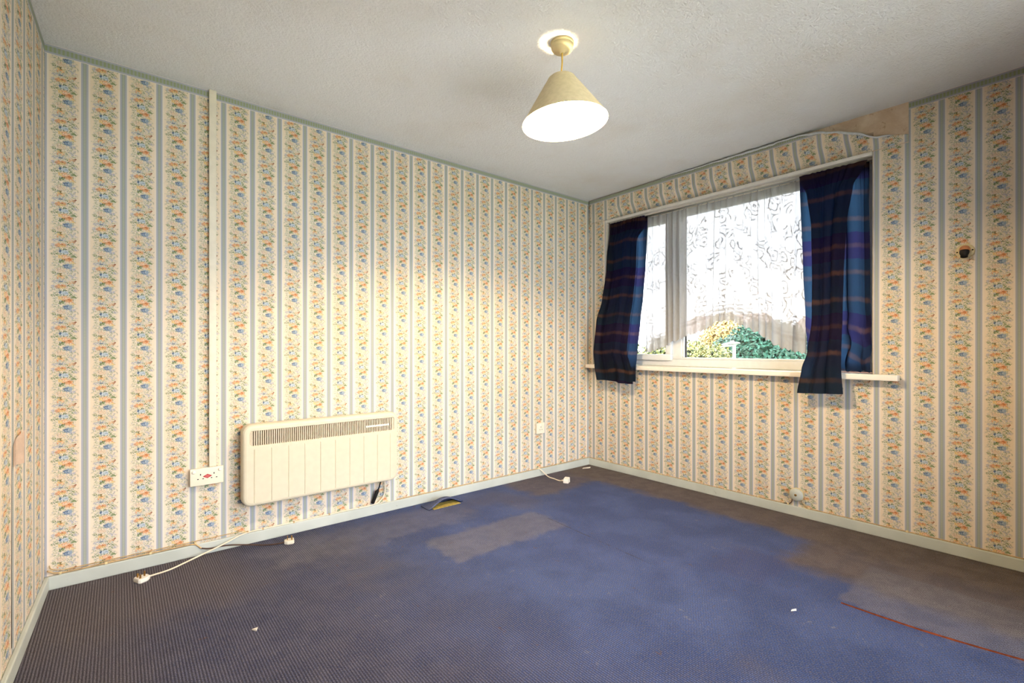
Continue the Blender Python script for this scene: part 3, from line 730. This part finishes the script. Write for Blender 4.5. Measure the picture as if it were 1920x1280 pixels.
# ------------------------------------------------------------------ panel heater
def rrect(x0, x1, z0, z1, r, n=6):
    pts = []
    for cx_, cz_, a0 in ((x1-r, z1-r, 0), (x0+r, z1-r, 90), (x0+r, z0+r, 180), (x1-r, z0+r, 270)):
        for k in range(n+1):
            a = math.radians(a0+90*k/n); pts.append((cx_+r*math.cos(a), cz_+r*math.sin(a)))
    return pts
def heater():
    x0, x1, z0, z1 = -2.813, -1.933, 0.219, 0.654
    E = empty('panel_heater', ((x0+x1)/2, -0.05, z0), 'cream wall mounted panel heater with slotted top grille on the long wall', 'heater')
    b = MB(); loops = []
    for y, ins in ((-0.018, 0.012), (-0.030, 0.0), (-0.074, 0.0), (-0.083, 0.003), (-0.088, 0.009), (-0.090, 0.018)):
        loops.append([(x, y, z) for x, z in rrect(x0+ins, x1-ins, z0+ins, z1-ins, 0.044-ins*0.6)])
    hx0, hx1, hz0, hz1 = -2.781, -1.957, 0.538, 0.622
    for y, g in ((-0.090, 0.0), (-0.087, 0.003), (-0.070, 0.004)):
        loops.append([(x, y, z) for x, z in rrect(hx0+g, hx1-g, hz0+g, hz1-g, 0.012)])
    n = len(loops[0]); vs = [p for l in loops for p in l]; fs = []
    for i in range(len(loops)-1):
        for k in range(n): fs.append((i*n+k, i*n+(k+1) % n, (i+1)*n+(k+1) % n, (i+1)*n+k))
    fs.append(list(range(n)))
    b.add(vs, fs, 0, False)
    body = b.build('body', CREAM, E)
    b = MB(); b.box((hx0+.002, -0.071, hz0+.002), (hx1-.002, -0.069, hz1-.002)); b.build('grille_back', DARK, E)
    b = MB(); N = 74
    for k in range(N+1):
        x = hx0+0.014 + (hx1-hx0-0.028)*k/N
        b.box((x-0.0030, -0.0865, hz0+0.003), (x+0.0030, -0.0725, hz1-0.003))
    b.box((hx0+.004, -0.0862, hz0+.004), (hx0+.013, -0.072, hz1-.004)); b.box((hx1-.013, -0.0862, hz0+.004), (hx1-.004, -0.072, hz1-.004))
    g = b.build('grille_bars', plain('grille_enamel', (214, 200, 176), 0.5, 0.3), E); g['kind'] = 'stuff'
    b = MB(); b.box((-2.146, -0.0885, 0.5715), (-1.992, -0.0865, 0.5835), bev=0.0008); b.build('name_strip', CREAM2, E)
    for k, x in enumerate((-2.757, -2.672, -2.586, -2.500, -2.414, -2.329, -2.243, -2.156, -2.070, -1.984)):
        b = MB(); zt, zb_ = 0.524, 0.238
        b.add([(x-.0035, -0.0899, zb_), (x, -0.0928, zb_+.004), (x+.0035, -0.0899, zb_), (x-.0035, -0.0899, zt), (x, -0.0928, zt-.004), (x+.0035, -0.0899, zt)],
              [(0,1,4,3),(1,2,5,4),(0,2,1),(3,4,5)])
        b.build('pressed_rib', CREAM, E)
    for x in (-2.62, -2.12):
        b = MB(); b.box((x-.02, -0.030, 0.28), (x+.02, -0.0005, 0.56)); b.build('wall_bracket', GREYP, E)
heater()

# heater flex with plug lying on the carpet
def plug(parent, c, ang, tilt, bodymat, scale=1.0):
    """13 amp style plug lying on its back: pins up"""
    M_ = Matrix.Translation(c) @ Matrix.Rotation(ang, 4, 'Z') @ Matrix.Rotation(tilt, 4, 'X') @ Matrix.Scale(scale, 4)
    out = [(-.026, -.018), (-.020, -.024), (.020, -.024), (.026, -.018), (.024, .012), (.012, .027), (-.012, .027), (-.024, .012)]
    vs = []
    for z, k in ((0.0, 0.86), (0.005, 1.0), (0.017, 1.0), (0.021, 0.93)):
        vs += [M_ @ Vector((x*k, y*k, z)) for x, y in out]
    n = len(out); fs = [list(range(n))[::-1], list(range(3*n, 4*n))]
    for i in range(3):
        for k in range(n): fs.append((i*n+k, i*n+(k+1) % n, (i+1)*n+(k+1) % n, (i+1)*n+k))
    b = MB(); b.add(vs, fs); bd = b.build('plug_body', bodymat, parent)
    for x, y, w, l, h in ((0, 0.010, .004, .002, .0225), (-.011, -.012, .002, .0032, .0175), (.011, -.012, .002, .0032, .0175)):
        b = MB(); q = [(-w, -l), (w, -l), (w, l), (-w, l)]
        vs = [M_ @ Vector((x+a, y+c_, z)) for z in (0.0205, 0.0205+h) for a, c_ in q]
        b.add(vs, [(0,3,2,1),(4,5,6,7),(0,1,5,4),(1,2,6,5),(2,3,7,6),(3,0,4,7)]); b.build('pin', BRASS, bd)

CL = empty('power_cable', (-3.2285, -0.165, 0), 'white heater cable ending in a plug lying on the carpet in the corner', 'cable')
pts = [(-1.995, -0.028, 0.235), (-1.990, -0.024, 0.17), (-1.992, -0.022, 0.125), (-2.022, -0.021, 0.082), (-2.076, -0.0200, 0.0665), (-2.254, -0.012, 0.0650), (-2.338, -0.012, 0.0645),
       (-2.514, -0.012, 0.0645), (-2.66, -0.012, 0.0645), (-2.79, -0.017, 0.0630), (-2.905, -0.036, 0.034), (-3.022, -0.066, 0.012), (-3.122, -0.117, 0.0045), (-3.19, -0.150, 0.010), (-3.208, -0.158, 0.012)]
b = MB(); b.tube(smooth_path(pts, 8), 0.0040, 8); b.build('flex', WHITEC, CL)
plug(CL, Vector((-3.232, -0.168, 0.0005)), math.radians(-66), 0.0, WHITEP)
for x in (-2.16, -2.34, -2.54, -2.70, -2.775):
    b = MB(); b.box((x-.004, -0.019, 0.0605), (x+.004, -0.006, 0.0702), bev=0.0015); b.build('clip', DIRTYC, CL)
HF = empty('black_lead', (-2.07, -0.03, 0.075), 'short black lead hanging under the heater', 'cable')
b = MB(); b.tube([(-2.026, -0.040, 0.215), (-2.034, -0.036, 0.178), (-2.040, -0.034, 0.160)], 0.0045, 8); b.build('lead', BLACK, HF)
b = MB(); b.tube([(-2.040, -0.034, 0.162), (-2.047, -0.032, 0.150), (-2.072, -0.026, 0.084), (-2.075, -0.025, 0.078)], [0.006, 0.012, 0.011, 0.009], 10); b.build('end_block', BLACK, HF)

# old cable along the left skirting with plug
CK = empty('old_cable', (-3.0, -0.02, 0), 'dirty cream cable clipped along the skirting with a plug beside the heater', 'cable')
pts = [(-3.553, -0.030, 0.092), (-3.545, -0.024, 0.084), (-3.53, -0.016, 0.072), (-3.50, -0.010, 0.0650), (-3.44, -0.0085, 0.0648), (-3.36, -0.0085, 0.0646), (-3.28, -0.0085, 0.0648), (-3.165, -0.0085, 0.0650), (-3.06, -0.010, 0.0660), (-3.015, -0.016, 0.062), (-2.988, -0.022, 0.038)]
b = MB(); b.tube(smooth_path(pts, 6), 0.0038, 8); b.build('cream_length', DIRTYC, CK)
b = MB(); b.tube(smooth_path([(-3.548, -0.020, 0.110), (-3.540, -0.012, 0.090), (-3.50, -0.0075, 0.0765), (-3.40, -0.006, 0.0755), (-3.2, -0.006, 0.0755), (-3.0, -0.006, 0.0755), (-2.80, -0.006, 0.0755)], 5), 0.0026, 6); b.build('thin_wire', DIRTYC, CK)
b = MB(); b.tube(smooth_path([(-2.988, -0.022, 0.038), (-2.95, -0.028, 0.029), (-2.88, -0.034, 0.028), (-2.80, -0.058, 0.018), (-2.71, -0.098, 0.006), (-2.65, -0.125, 0.006), (-2.620, -0.135, 0.010)], 6), 0.0036, 8); b.build('brown_length', BROWNC, CK)
plug(CK, Vector((-2.597, -0.143, 0.0005)), math.radians(78), 0.0, CREAM2, 0.95)
for x in (-3.514, -3.359, -3.195, -3.012):
    b = MB(); b.box((x-.005, -0.0155, 0.0604), (x+.005, -0.003, 0.0712), bev=0.0015); b.build('clip', IVORY, CK)

# cable along the rest of the long wall, round the corner, along the window wall
CR = empty('phone_cable', (-0.3, -0.02, 0), 'thin cream cable clipped along the skirting under the window', 'cable')
pts = [(-1.90, -0.008, 0.0638), (-1.5, -0.008, 0.0636), (-1.2, -0.008, 0.0636), (-0.64, -0.008, 0.0638), (-0.30, -0.008, 0.0650), (-0.06, -0.009, 0.068), (-0.012, -0.018, 0.068), (-0.008, -0.06, 0.066), (-0.008, -0.49, 0.0638), (-0.008, -0.99, 0.0636), (-0.008, -1.5, 0.0638), (-0.008, -1.66, 0.064)]
b = MB(); b.tube(smooth_path(pts, 6), 0.0030, 6); b.build('cable_run', DIRTYC, CR)
b = MB(); b.tube(smooth_path([(-0.008, -1.66, 0.064), (-0.008, -1.69, 0.068), (-0.008, -1.705, 0.085), (-0.010, -1.708, 0.110)], 5), 0.0030, 6); b.build('cable_tail', BROWNC, CR)
b = MB(); b.tube(smooth_path([(-0.010, -1.762, 0.112), (-0.008, -1.768, 0.09), (-0.008, -1.80, 0.066), (-0.008, -1.86, 0.0640), (-0.008, -2.3, 0.0638), (-0.008, -2.7, 0.0638), (-0.008, -3.1, 0.0638)], 6), 0.0030, 6); b.build('cable_run', DIRTYC, CR)
for y in (-0.25, -0.492, -0.76, -0.994, -1.274, -1.50, -1.685, -1.803, -2.039, -2.282, -2.529, -2.78):
    b = MB(); b.box((-0.0150, y-.005, 0.0604), (-0.003, y+.005, 0.0702), bev=0.0015); b.build('clip', IVORY, CR)
for x in (-0.42, -0.64, -0.95, -1.30):
    b = MB(); b.box((x-.005, -0.0150, 0.0604), (x+.005, -0.003, 0.0702), bev=0.0015); b.build('clip', IVORY, CR)

PA = empty('adaptor_block', (-0.585, -0.285, 0), 'small white plug block on a cable lying near the room corner', 'adaptor')
b = MB(); b.tube(smooth_path([(-0.630, -0.010, 0.066), (-0.615, -0.035, 0.045), (-0.600, -0.09, 0.008), (-0.602, -0.16, 0.005), (-0.610, -0.225, 0.006), (-0.605, -0.262, 0.012)], 6), 0.0040, 8); b.build('flex', WHITEC, PA)
b = MB()
M_ = Matrix.Translation((-0.592, -0.290, 0.0005)) @ Matrix.Rotation(math.radians(28), 4, 'Z')
vs = [M_ @ Vector(v) for v in [(-.028,-.022,0),(.028,-.022,0),(.028,.022,0),(-.028,.022,0),(-.026,-.020,.034),(.026,-.020,.040),(.026,.020,.040),(-.026,.020,.034)]]
b.add(vs, [(0,3,2,1),(4,5,6,7),(0,1,5,4),(1,2,6,5),(2,3,7,6),(3,0,4,7)])
o = b.build('block_body', WHITEP, PA); md = o.modifiers.new('bevel', 'BEVEL'); md.width = 0.005; md.segments = 3
b = MB(); b.lathe([(0.006, -0.012), (0.005, 0.008)], (-0.606, -0.262, 0.014), (0.25, 0.9, 0.1), 10); b.build('strain_relief', WHITEP, PA)

# ------------------------------------------------------------------ sockets and trunking
def double_socket():
    x0, x1, z0, z1 = -3.037, -2.891, 0.360, 0.448
    E = empty('double_socket', ((x0+x1)/2, -0.01, z0), 'cream double wall socket with a red diamond mark below the trunking', 'socket')
    b = MB(); b.box((x0+.004, -0.018, z0+.004), (x1-.004, 0.0, z1-.004)); b.build('back_box', CREAM2, E)
    b = MB(); b.box((x0, -0.030, z0), (x1, -0.018, z1), bev=0.003); b.build('plate', CREAM2, E)
    for x in (x0+.016, x1-.016):
        b = MB(); b.lathe([(0.0085, 0.0), (0.0085, 0.003), (0.007, 0.0055), (0.003, 0.0065)], (x, -0.030, z1-.016), (0, -1, 0), 16)
        b.build('switch_rocker', WHITEP, E)
    for cx_ in (x0+.045, x1-.042):
        for dx, dz, w, h in ((0, .012, .002, .0042), (-.0112, -.010, .0034, .002), (.0112, -.010, .0034, .002)):
            b = MB(); b.box((cx_+dx-w, -0.0306, 0.404+dz-h), (cx_+dx+w, -0.0296, 0.404+dz+h)); b.build('pin_slot', BLACK, E)
    cx_, cz_ = (x0+x1)/2+.002, 0.405
    b = MB(); b.add([(cx_-.021, -0.0306, cz_), (cx_, -0.0306, cz_-.011), (cx_+.021, -0.0306, cz_), (cx_, -0.0306, cz_+.011), (cx_-.021, -0.0298, cz_), (cx_, -0.0298, cz_-.011), (cx_+.021, -0.0298, cz_), (cx_, -0.0298, cz_+.011)],
                    [(0,1,2,3),(7,6,5,4),(0,4,5,1),(1,5,6,2),(2,6,7,3),(3,7,4,0)])
    dm = b.build('red_diamond', RED, E); dm['label'] = 'red diamond mark'
    b = MB()
    for k, (w, dz) in enumerate(((.006, .0045), (.0105, .0015), (.0105, -.0015), (.006, -.0045))):
        b.box((cx_-w, -0.0309, cz_+dz-.0008), (cx_+w, -0.0305, cz_+dz+.0008))
    b.build('diamond_print', PINK, dm)
double_socket()
def single_socket():
    x0, x1, z0, z1 = -0.664, -0.574, 0.352, 0.440
    E = empty('single_socket', ((x0+x1)/2, -0.01, z0), 'cream single wall socket near the far room corner', 'socket')
    b = MB(); b.box((x0+.004, -0.012, z0+.004), (x1-.004, 0.0, z1-.004)); b.build('back_box', CREAM2, E)
    b = MB(); b.box((x0, -0.022, z0), (x1, -0.012, z1), bev=0.003); b.build('plate', CREAM2, E)
    for dx, dz, w, h in ((0, .014, .002, .0042), (-.0112, -.008, .0034, .002), (.0112, -.008, .0034, .002)):
        b = MB(); b.box((-.617+dx-w, -0.0226, 0.392+dz-h), (-.617+dx+w, -0.0216, 0.392+dz+h)); b.build('pin_slot', BLACK, E)
    b = MB(); b.box((x0+.030, -0.0245, z1-.026), (x0+.044, -0.0215, z1-.010), bev=0.0012); b.build('switch_rocker', WHITEP, E)
single_socket()
E = empty('cable_trunking', (-2.935, -0.01, 0.449), 'cream vertical cable trunking from ceiling to double socket', 'trunking')
b = MB(); b.box((-2.952, -0.010, 0.4485), (-2.922, 0.0, H-0.001)); b.build('base_channel', TRUNK, E)
b = MB(); b.box((-2.9535, -0.019, 0.4485), (-2.9205, -0.009, H-0.001), bev=0.0025); b.build('lid', TRUNK, E)

# ------------------------------------------------------------------ round junction box and wall lamp holder
E = empty('round_junction_box', (0, -1.7352, 0.094), 'round grey junction box above the skirting under the window', 'junction box')
b = MB(); b.lathe([(0.041, 0.0), (0.041, 0.010), (0.039, 0.013)], (0, -1.7352, 0.136), (-1, 0, 0), 28); b.build('base', IVORY, E)
b = MB(); b.lathe([(0.039, 0.0), (0.039, 0.010), (0.034, 0.016), (0.012, 0.018)], (-0.013, -1.7352, 0.136), (-1, 0, 0), 28); b.build('lid', GREYP, E)
b = MB(); b.lathe([(0.008, 0), (0.006, 0.002)], (-0.031, -1.7352, 0.136), (-1, 0, 0), 12); b.build('screw', BRASS, E)

E = empty('wall_lamp_holder', (0, -2.511, 1.50), 'ivory wall lamp holder with black empty bulb socket', 'lamp holder')
b = MB(); b.lathe([(0.037, 0.0), (0.037, 0.003), (0.033, 0.007), (0.024, 0.009)], (0, -2.511, 1.552), (-1, 0, 0), 28); b.build('back_plate', IVORY, E)
b = MB(); b.lathe([(0.0215, 0.0), (0.0215, 0.006), (0.019, 0.014), (0.012, 0.021), (0.004, 0.024)], (-0.006, -2.511, 1.560), (-0.95, 0, -0.10), 24)
b.build('dome', COPPER, E)
b = MB(); b.lathe([(0.0185, -0.004), (0.0195, 0.006), (0.0165, 0.016), (0.0145, 0.019), (0.0145, 0.030), (0.012, 0.030), (0.012, 0.022)], (-0.021, -2.511, 1.549), (-0.25, 0.0, -0.97), 20)
b.build('bulb_socket', BLACK, E)
for dy in (-0.0285, 0.0285):
    b = MB(); b.lathe([(0.004, 0), (0.003, 0.003)], (-0.0068, -2.511+dy, 1.552-dy*0.1), (-1, 0, 0), 10); b.build('screw', DARK, E)
b = MB(); b.tube(smooth_path([(-0.004, -2.532, 1.530), (-0.012, -2.540, 1.520), (-0.006, -2.535, 1.508), (-0.004, -2.546, 1.503)], 4), 0.0015, 6); b.build('pull_cord_stub', DIRTYC, E)

# ------------------------------------------------------------------ pendant lamp
LX, LY = -1.8146, -1.4419
def pendant():
    E = empty('pendant_lamp', (LX, LY, H), 'lit pendant lamp with cream conical shade hanging from the ceiling', 'lamp')
    b = MB(); b.lathe([(0.051, 0.0), (0.051, 0.010), (0.049, 0.012)], (LX, LY, H), (0, 0, -1), 32); b.build('rose_base', IVORY, E)
    b = MB(); b.lathe([(0.049, 0.0), (0.047, 0.016), (0.040, 0.024), (0.014, 0.028), (0.010, 0.034)], (LX, LY, H-0.012), (0, 0, -1), 32); b.build('rose_cover', IVORY, E)
    tl = math.radians(4.5)
    a = math.radians(50.47); Rv = Vector((math.sin(a), -math.cos(a), 0)); Fv = Vector((math.cos(a), math.sin(a), 0))
    axis = (Vector((0, 0, -1))*math.cos(tl) + Rv*math.sin(tl)).normalized()
    top = Vector((LX, LY, 2.252)) - Rv*0.004
    b = MB(); b.tube(smooth_path([(LX, LY, H-0.040), (LX, LY, 2.31), tuple(top + Vector((0, 0, 0.006))), tuple(top + axis*0.040)], 5), 0.0035, 8); b.build('flex', CORD, E)
    b = MB(); b.lathe([(0.010, 0.006), (0.0363, 0.008), (0.0363, 0.014), (0.020, 0.020), (0.018, 0.038), (0.018, 0.075), (0.014, 0.080)], tuple(top), tuple(axis), 16); b.build('bulb_holder', WHITEP, E)  # flange widened to block upward bulb light and dim the ceiling glow
    prof = [(0.040, 0.002), (0.050, 0.004), (0.060, 0.012), (0.066, 0.022), (0.188, 0.205)]
    pin = [(0.1868, 0.2050), (0.0640, 0.0235), (0.0575, 0.0140), (0.049, 0.0065), (0.0402, 0.0045)]
    b = MB(); b.lathe(prof, tuple(top), tuple(axis), 56, cap=False); 
    sh = b.build('shade', SHADE, E, fix=False)
    b = MB(); b.lathe(pin, tuple(top), tuple(axis), 56, cap=False); b.build('shade_lining', LINING, sh, fix=False)
    for k in range(3):
        t = 2*PI*k/3; u = axis.cross(Vector((1, 0, 0))).normalized(); w = axis.cross(u)
        dv = u*math.cos(t)+w*math.sin(t)
        b = MB(); b.tube([tuple(top+axis*0.034+dv*0.016), tuple(top+axis*0.012+dv*0.054)], 0.0015, 6); b.build('shade_spoke', WHITEP, sh)
    b = MB(); c = top+axis*0.082
    b.lathe([(0.004, -0.002), (0.013, 0.0), (0.017, 0.015), (0.027, 0.035), (0.030, 0.050), (0.027, 0.065), (0.017, 0.077), (0.004, 0.081)], tuple(c), tuple(axis), 10)
    b.build('bulb', BULBM, E)
pendant()

# ------------------------------------------------------------------ carpet details
def flap():
    E = empty('lifted_carpet_edge', (-1.62, -0.13, 0), 'lifted carpet edge humped up beside the skirting near the heater', 'carpet')
    vs, fs = [], []; n, mm = 24, 8
    for i in range(n+1):
        f = i/n; x = -1.755+0.275*f; hb = math.sin(PI*f)**1.5
        for j in range(mm+1):
            g = j/mm
            vs.append((x, -0.060-0.105*g+0.018*(f-.5), 0.003+0.046*hb*math.sin(PI*0.5*min(1, g*1.35))**1.2))
    for i in range(n):
        for j in range(mm): a = i*(mm+1)+j; fs.append((a, a+mm+1, a+mm+2, a+1))
    b = MB(); b.add(vs, fs, 0, True)
    o = b.build('carpet_hump', CARPET, E, uvf=lambda c: (c.x, c.y), fix=False)
    md = o.modifiers.new('pile', 'SOLIDIFY'); md.thickness = 0.006
    b = MB(); b.box((-1.72, -0.178, 0.0005), (-1.51, -0.085, 0.003)); b.build('underlay', LINO, E)
flap()
b = MB()
P_ = [(-0.9946, -2.255), (-0.992, -2.3863), (-0.985, -2.513), (-0.972, -2.605), (-0.961, -2.672), (-0.941, -2.772), (-0.915, -2.95)]
vs, fs = [], []
for i, (x, y) in enumerate(P_):
    w = (0.0015, 0.003, 0.0042, 0.004, 0.0022, 0.0025, 0.0025)[i]
    vs += [(x-w, y, 0.0004), (x, y, 0.0055), (x+w*1.3, y, 0.0004)]
for i in range(len(P_)-1): fs += [(3*i, 3*i+3, 3*i+4, 3*i+1), (3*i+1, 3*i+4, 3*i+5, 3*i+2)]
b.add(vs, fs); o = b.build('carpet_binding', ORANGE, fix=False); tag(o, 'frayed orange binding thread along a carpet seam on the right', 'binding')
def scrap(pts, label, z=0.004):
    n = len(pts); b = MB(); vs = [(x, y, z+0.002*((i*7) % 3)) for i, (x, y) in enumerate(pts)]+[(x, y, z-0.003) for x, y in pts]
    b.add(vs, [list(range(n)), list(range(n, 2*n))[::-1]]+[(i, (i+1) % n, n+(i+1) % n, n+i) for i in range(n)])
    tag(b.build('paper_scrap', SCRAP), label, 'scrap', 'scraps of paper on the carpet')
scrap([(-0.175, -0.080), (-0.105, -0.108), (-0.090, -0.098), (-0.150, -0.068)], 'thin white paper scrap in the far corner')
scrap([(-2.928, -0.905), (-2.908, -0.908), (-2.917, -0.926)], 'small white triangular paper scrap on the blue carpet')
scrap([(-1.222, -2.147), (-1.214, -2.147), (-1.198, -2.158), (-1.202, -2.160)], 'tiny white paper shred near the orange binding')

# ------------------------------------------------------------------ garden seen through the window
GZ = -0.35
b = MB(); b.box((3.2, -9, GZ-0.1), (60, 40, GZ)); b.box((-40, -60, GZ-0.1), (60, -9, GZ)); b.build('ground_lawn', LAWN)['kind'] = 'structure'
b = MB(); b.box((T, -9, GZ-0.1), (3.2, 40, GZ)); b.box((-9, -9, GZ-0.1), (T, YB-0.12, GZ)); b.build('ground_bounce', BOUNCE_GROUND)['kind'] = 'structure'  # unseen paving, made pale to bounce daylight up onto the ceiling
def bush(name, blobs, n, leaf, mat, label, cat, core, group=None, seed=1):
    R_ = random.Random(seed)
    c0 = blobs[0]; E = empty(name, (c0[0], c0[1], GZ), label, cat, group)
    b = MB(); tot = sum(q[3]*q[4]*q[5] for q in blobs)
    for (x, y, z, rx, ry, rz) in blobs:
        k = max(60, int(n*rx*ry*rz/tot))
        for _ in range(k):
            v = Vector((R_.gauss(0, 1), R_.gauss(0, 1), R_.gauss(0, 1))).normalized(); rr = R_.uniform(0.80, 1.06)
            p = Vector((x+v.x*rx*rr, y+v.y*ry*rr, z+v.z*rz*rr))
            if p.z < GZ+0.02: continue
            d = Vector((R_.gauss(0, 1), R_.gauss(0, 1), R_.gauss(0, 1))).normalized(); u = d.cross(v+Vector((.01, .02, .03))).normalized()
            w = (d.cross(u)*0.5+v*0.4).normalized(); L_ = leaf*R_.uniform(0.6, 1.3)
            b.add([p-u*L_*.45, p+w*L_*1.0-u*L_*.1, p+u*L_*.45, p-w*L_*.9], [(0,1,2,3)])
    fo = b.build('foliage', mat, E, fix=False); fo['kind'] = 'stuff'
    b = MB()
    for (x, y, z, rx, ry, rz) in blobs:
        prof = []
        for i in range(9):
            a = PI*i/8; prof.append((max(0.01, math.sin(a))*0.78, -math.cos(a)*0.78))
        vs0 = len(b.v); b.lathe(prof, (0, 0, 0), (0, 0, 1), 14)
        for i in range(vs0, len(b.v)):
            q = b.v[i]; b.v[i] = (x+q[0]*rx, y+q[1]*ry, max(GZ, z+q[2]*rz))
    b.build('light_block_core', core, E)  # solid core added to stop light passing through the foliage
    b = MB(); b.tube([(c0[0], c0[1], GZ), (c0[0], c0[1], c0[2])], [0.05, 0.03], 8); b.build('stem', BROWNC, E)
LEAF1 = leaf_mat('variegated_leaf', ((96, 106, 52), (152, 146, 84), (52, 66, 34)))
LEAF2 = leaf_mat('conifer_leaf', ((14, 58, 44), (36, 86, 66), (20, 56, 38)))
LEAF3 = leaf_mat('autumn_leaf', ((168, 146, 84), (176, 158, 108), (140, 108, 70)))
LEAF4 = leaf_mat('pale_hedge_leaf', ((78, 92, 40), (104, 112, 58), (60, 70, 34)))
CORE1 = plain('dark_shrub_core', (28, 34, 18), 0.9, 0.05, var=0.2, scale=8); CORE2 = plain('dark_conifer_core', (8, 24, 20), 0.9, 0.05, var=0.2, scale=8)  # dark colours for the added light-blocking cores
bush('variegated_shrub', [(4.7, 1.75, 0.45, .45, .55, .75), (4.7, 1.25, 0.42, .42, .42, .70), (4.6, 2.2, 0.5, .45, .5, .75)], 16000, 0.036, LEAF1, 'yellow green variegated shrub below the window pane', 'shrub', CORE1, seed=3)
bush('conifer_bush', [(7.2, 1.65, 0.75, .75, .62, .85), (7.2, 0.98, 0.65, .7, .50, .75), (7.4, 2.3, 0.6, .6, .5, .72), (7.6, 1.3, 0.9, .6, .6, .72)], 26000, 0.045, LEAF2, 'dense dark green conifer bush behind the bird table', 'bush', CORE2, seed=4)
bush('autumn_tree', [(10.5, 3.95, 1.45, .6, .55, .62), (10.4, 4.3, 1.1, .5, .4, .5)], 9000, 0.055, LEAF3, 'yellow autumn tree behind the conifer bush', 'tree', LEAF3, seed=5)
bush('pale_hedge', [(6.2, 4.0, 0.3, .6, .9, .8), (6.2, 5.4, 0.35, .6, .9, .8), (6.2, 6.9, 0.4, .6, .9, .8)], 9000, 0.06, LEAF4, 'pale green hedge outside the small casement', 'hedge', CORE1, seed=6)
# bird table
E = empty('bird_table', (3.6, 0.385, GZ), 'white bird table on a post in the garden', 'bird table')
b = MB(); b.box((3.584, 0.369, GZ), (3.616, 0.401, 1.105)); b.build('post', WHITEP, E)
b = MB(); b.lathe([(0.120, 0.0), (0.125, 0.005), (0.10, 0.018), (0.042, 0.028)], (3.6, 0.43, 1.112), (0.0, 0.10, 1.0), 24); b.build('roof', GREYP, E)
b = MB(); b.box((3.58, 0.392, 1.132), (3.62, 0.430, 1.163), bev=0.005); b.build('finial', WHITEP, E)
b = MB(); b.lathe([(0.10, 0.0), (0.108, 0.010)], (3.615, 0.47, 1.082), (0.0, 0.12, 1.0), 24); b.build('tray', GREYP, E)
# white shed and brick house
SHEDM = plain('shed_board', (226, 224, 214), 0.7, 0.2, var=0.04)
E = empty('garden_shed', (13, 6.6, GZ), 'white garden shed beyond the variegated shrub', 'shed')
b = MB(); b.box((12.4, 6.1, GZ), (13.9, 7.3, 1.30)); b.build('walls', SHEDM, E)
b = MB(); b.add([(12.3, 5.95, 1.29), (12.3, 7.45, 1.29), (12.3, 6.7, 1.58), (14.0, 5.95, 1.29), (14.0, 7.45, 1.29), (14.0, 6.7, 1.58)], [(0,1,2),(5,4,3),(0,3,4,1),(1,4,5,2),(2,5,3,0)])
b.build('roof', SHEDM, E)
BRICK = brick_mat(); TILE = plain('roof_tile', (176, 150, 142), 0.8, 0.1, var=0.1, scale=2)
def house(y0, y1, x0, zt, label):
    E = empty('brick_house', (x0+3, (y0+y1)/2, GZ), label, 'house')
    b = MB(); b.box((x0, y0, GZ), (x0+6, y1, zt)); b.build('walls', BRICK, E)
    b = MB(); b.add([(x0-.3, y0-.3, zt-.02), (x0+6.3, y0-.3, zt-.02), (x0+6.3, y1+.3, zt-.02), (x0-.3, y1+.3, zt-.02), (x0+3, y0-.3, zt+1.2), (x0+3, y1+.3, zt+1.2)], [(0,3,2,1),(0,1,4),(3,5,2),(0,4,5,3),(1,2,5,4)]); b.build('roof', TILE, E)
    for yy in (y0+0.3*(y1-y0), y0+0.7*(y1-y0)):
        b = MB(); b.box((x0-.05, yy-.55, zt-1.35), (x0+.02, yy+.55, zt-.35)); f = b.build('window_frame', PVC, E)
        b = MB(); b.box((x0-.06, yy-.47, zt-1.27), (x0-.04, yy+.47, zt-.43)); b.build('pane', plain('far_glass', (120, 130, 140), 0.1, 0.5), f)
house(8.6, 12.2, 21, 1.75, 'distant red brick house behind the white shed')
house(3.4, 5.5, 19, 1.35, 'distant red brick house beside the dark conifer bush')

# tidy helper property
for o in bpy.data.objects:
    if '_w' in o.keys(): del o['_w']
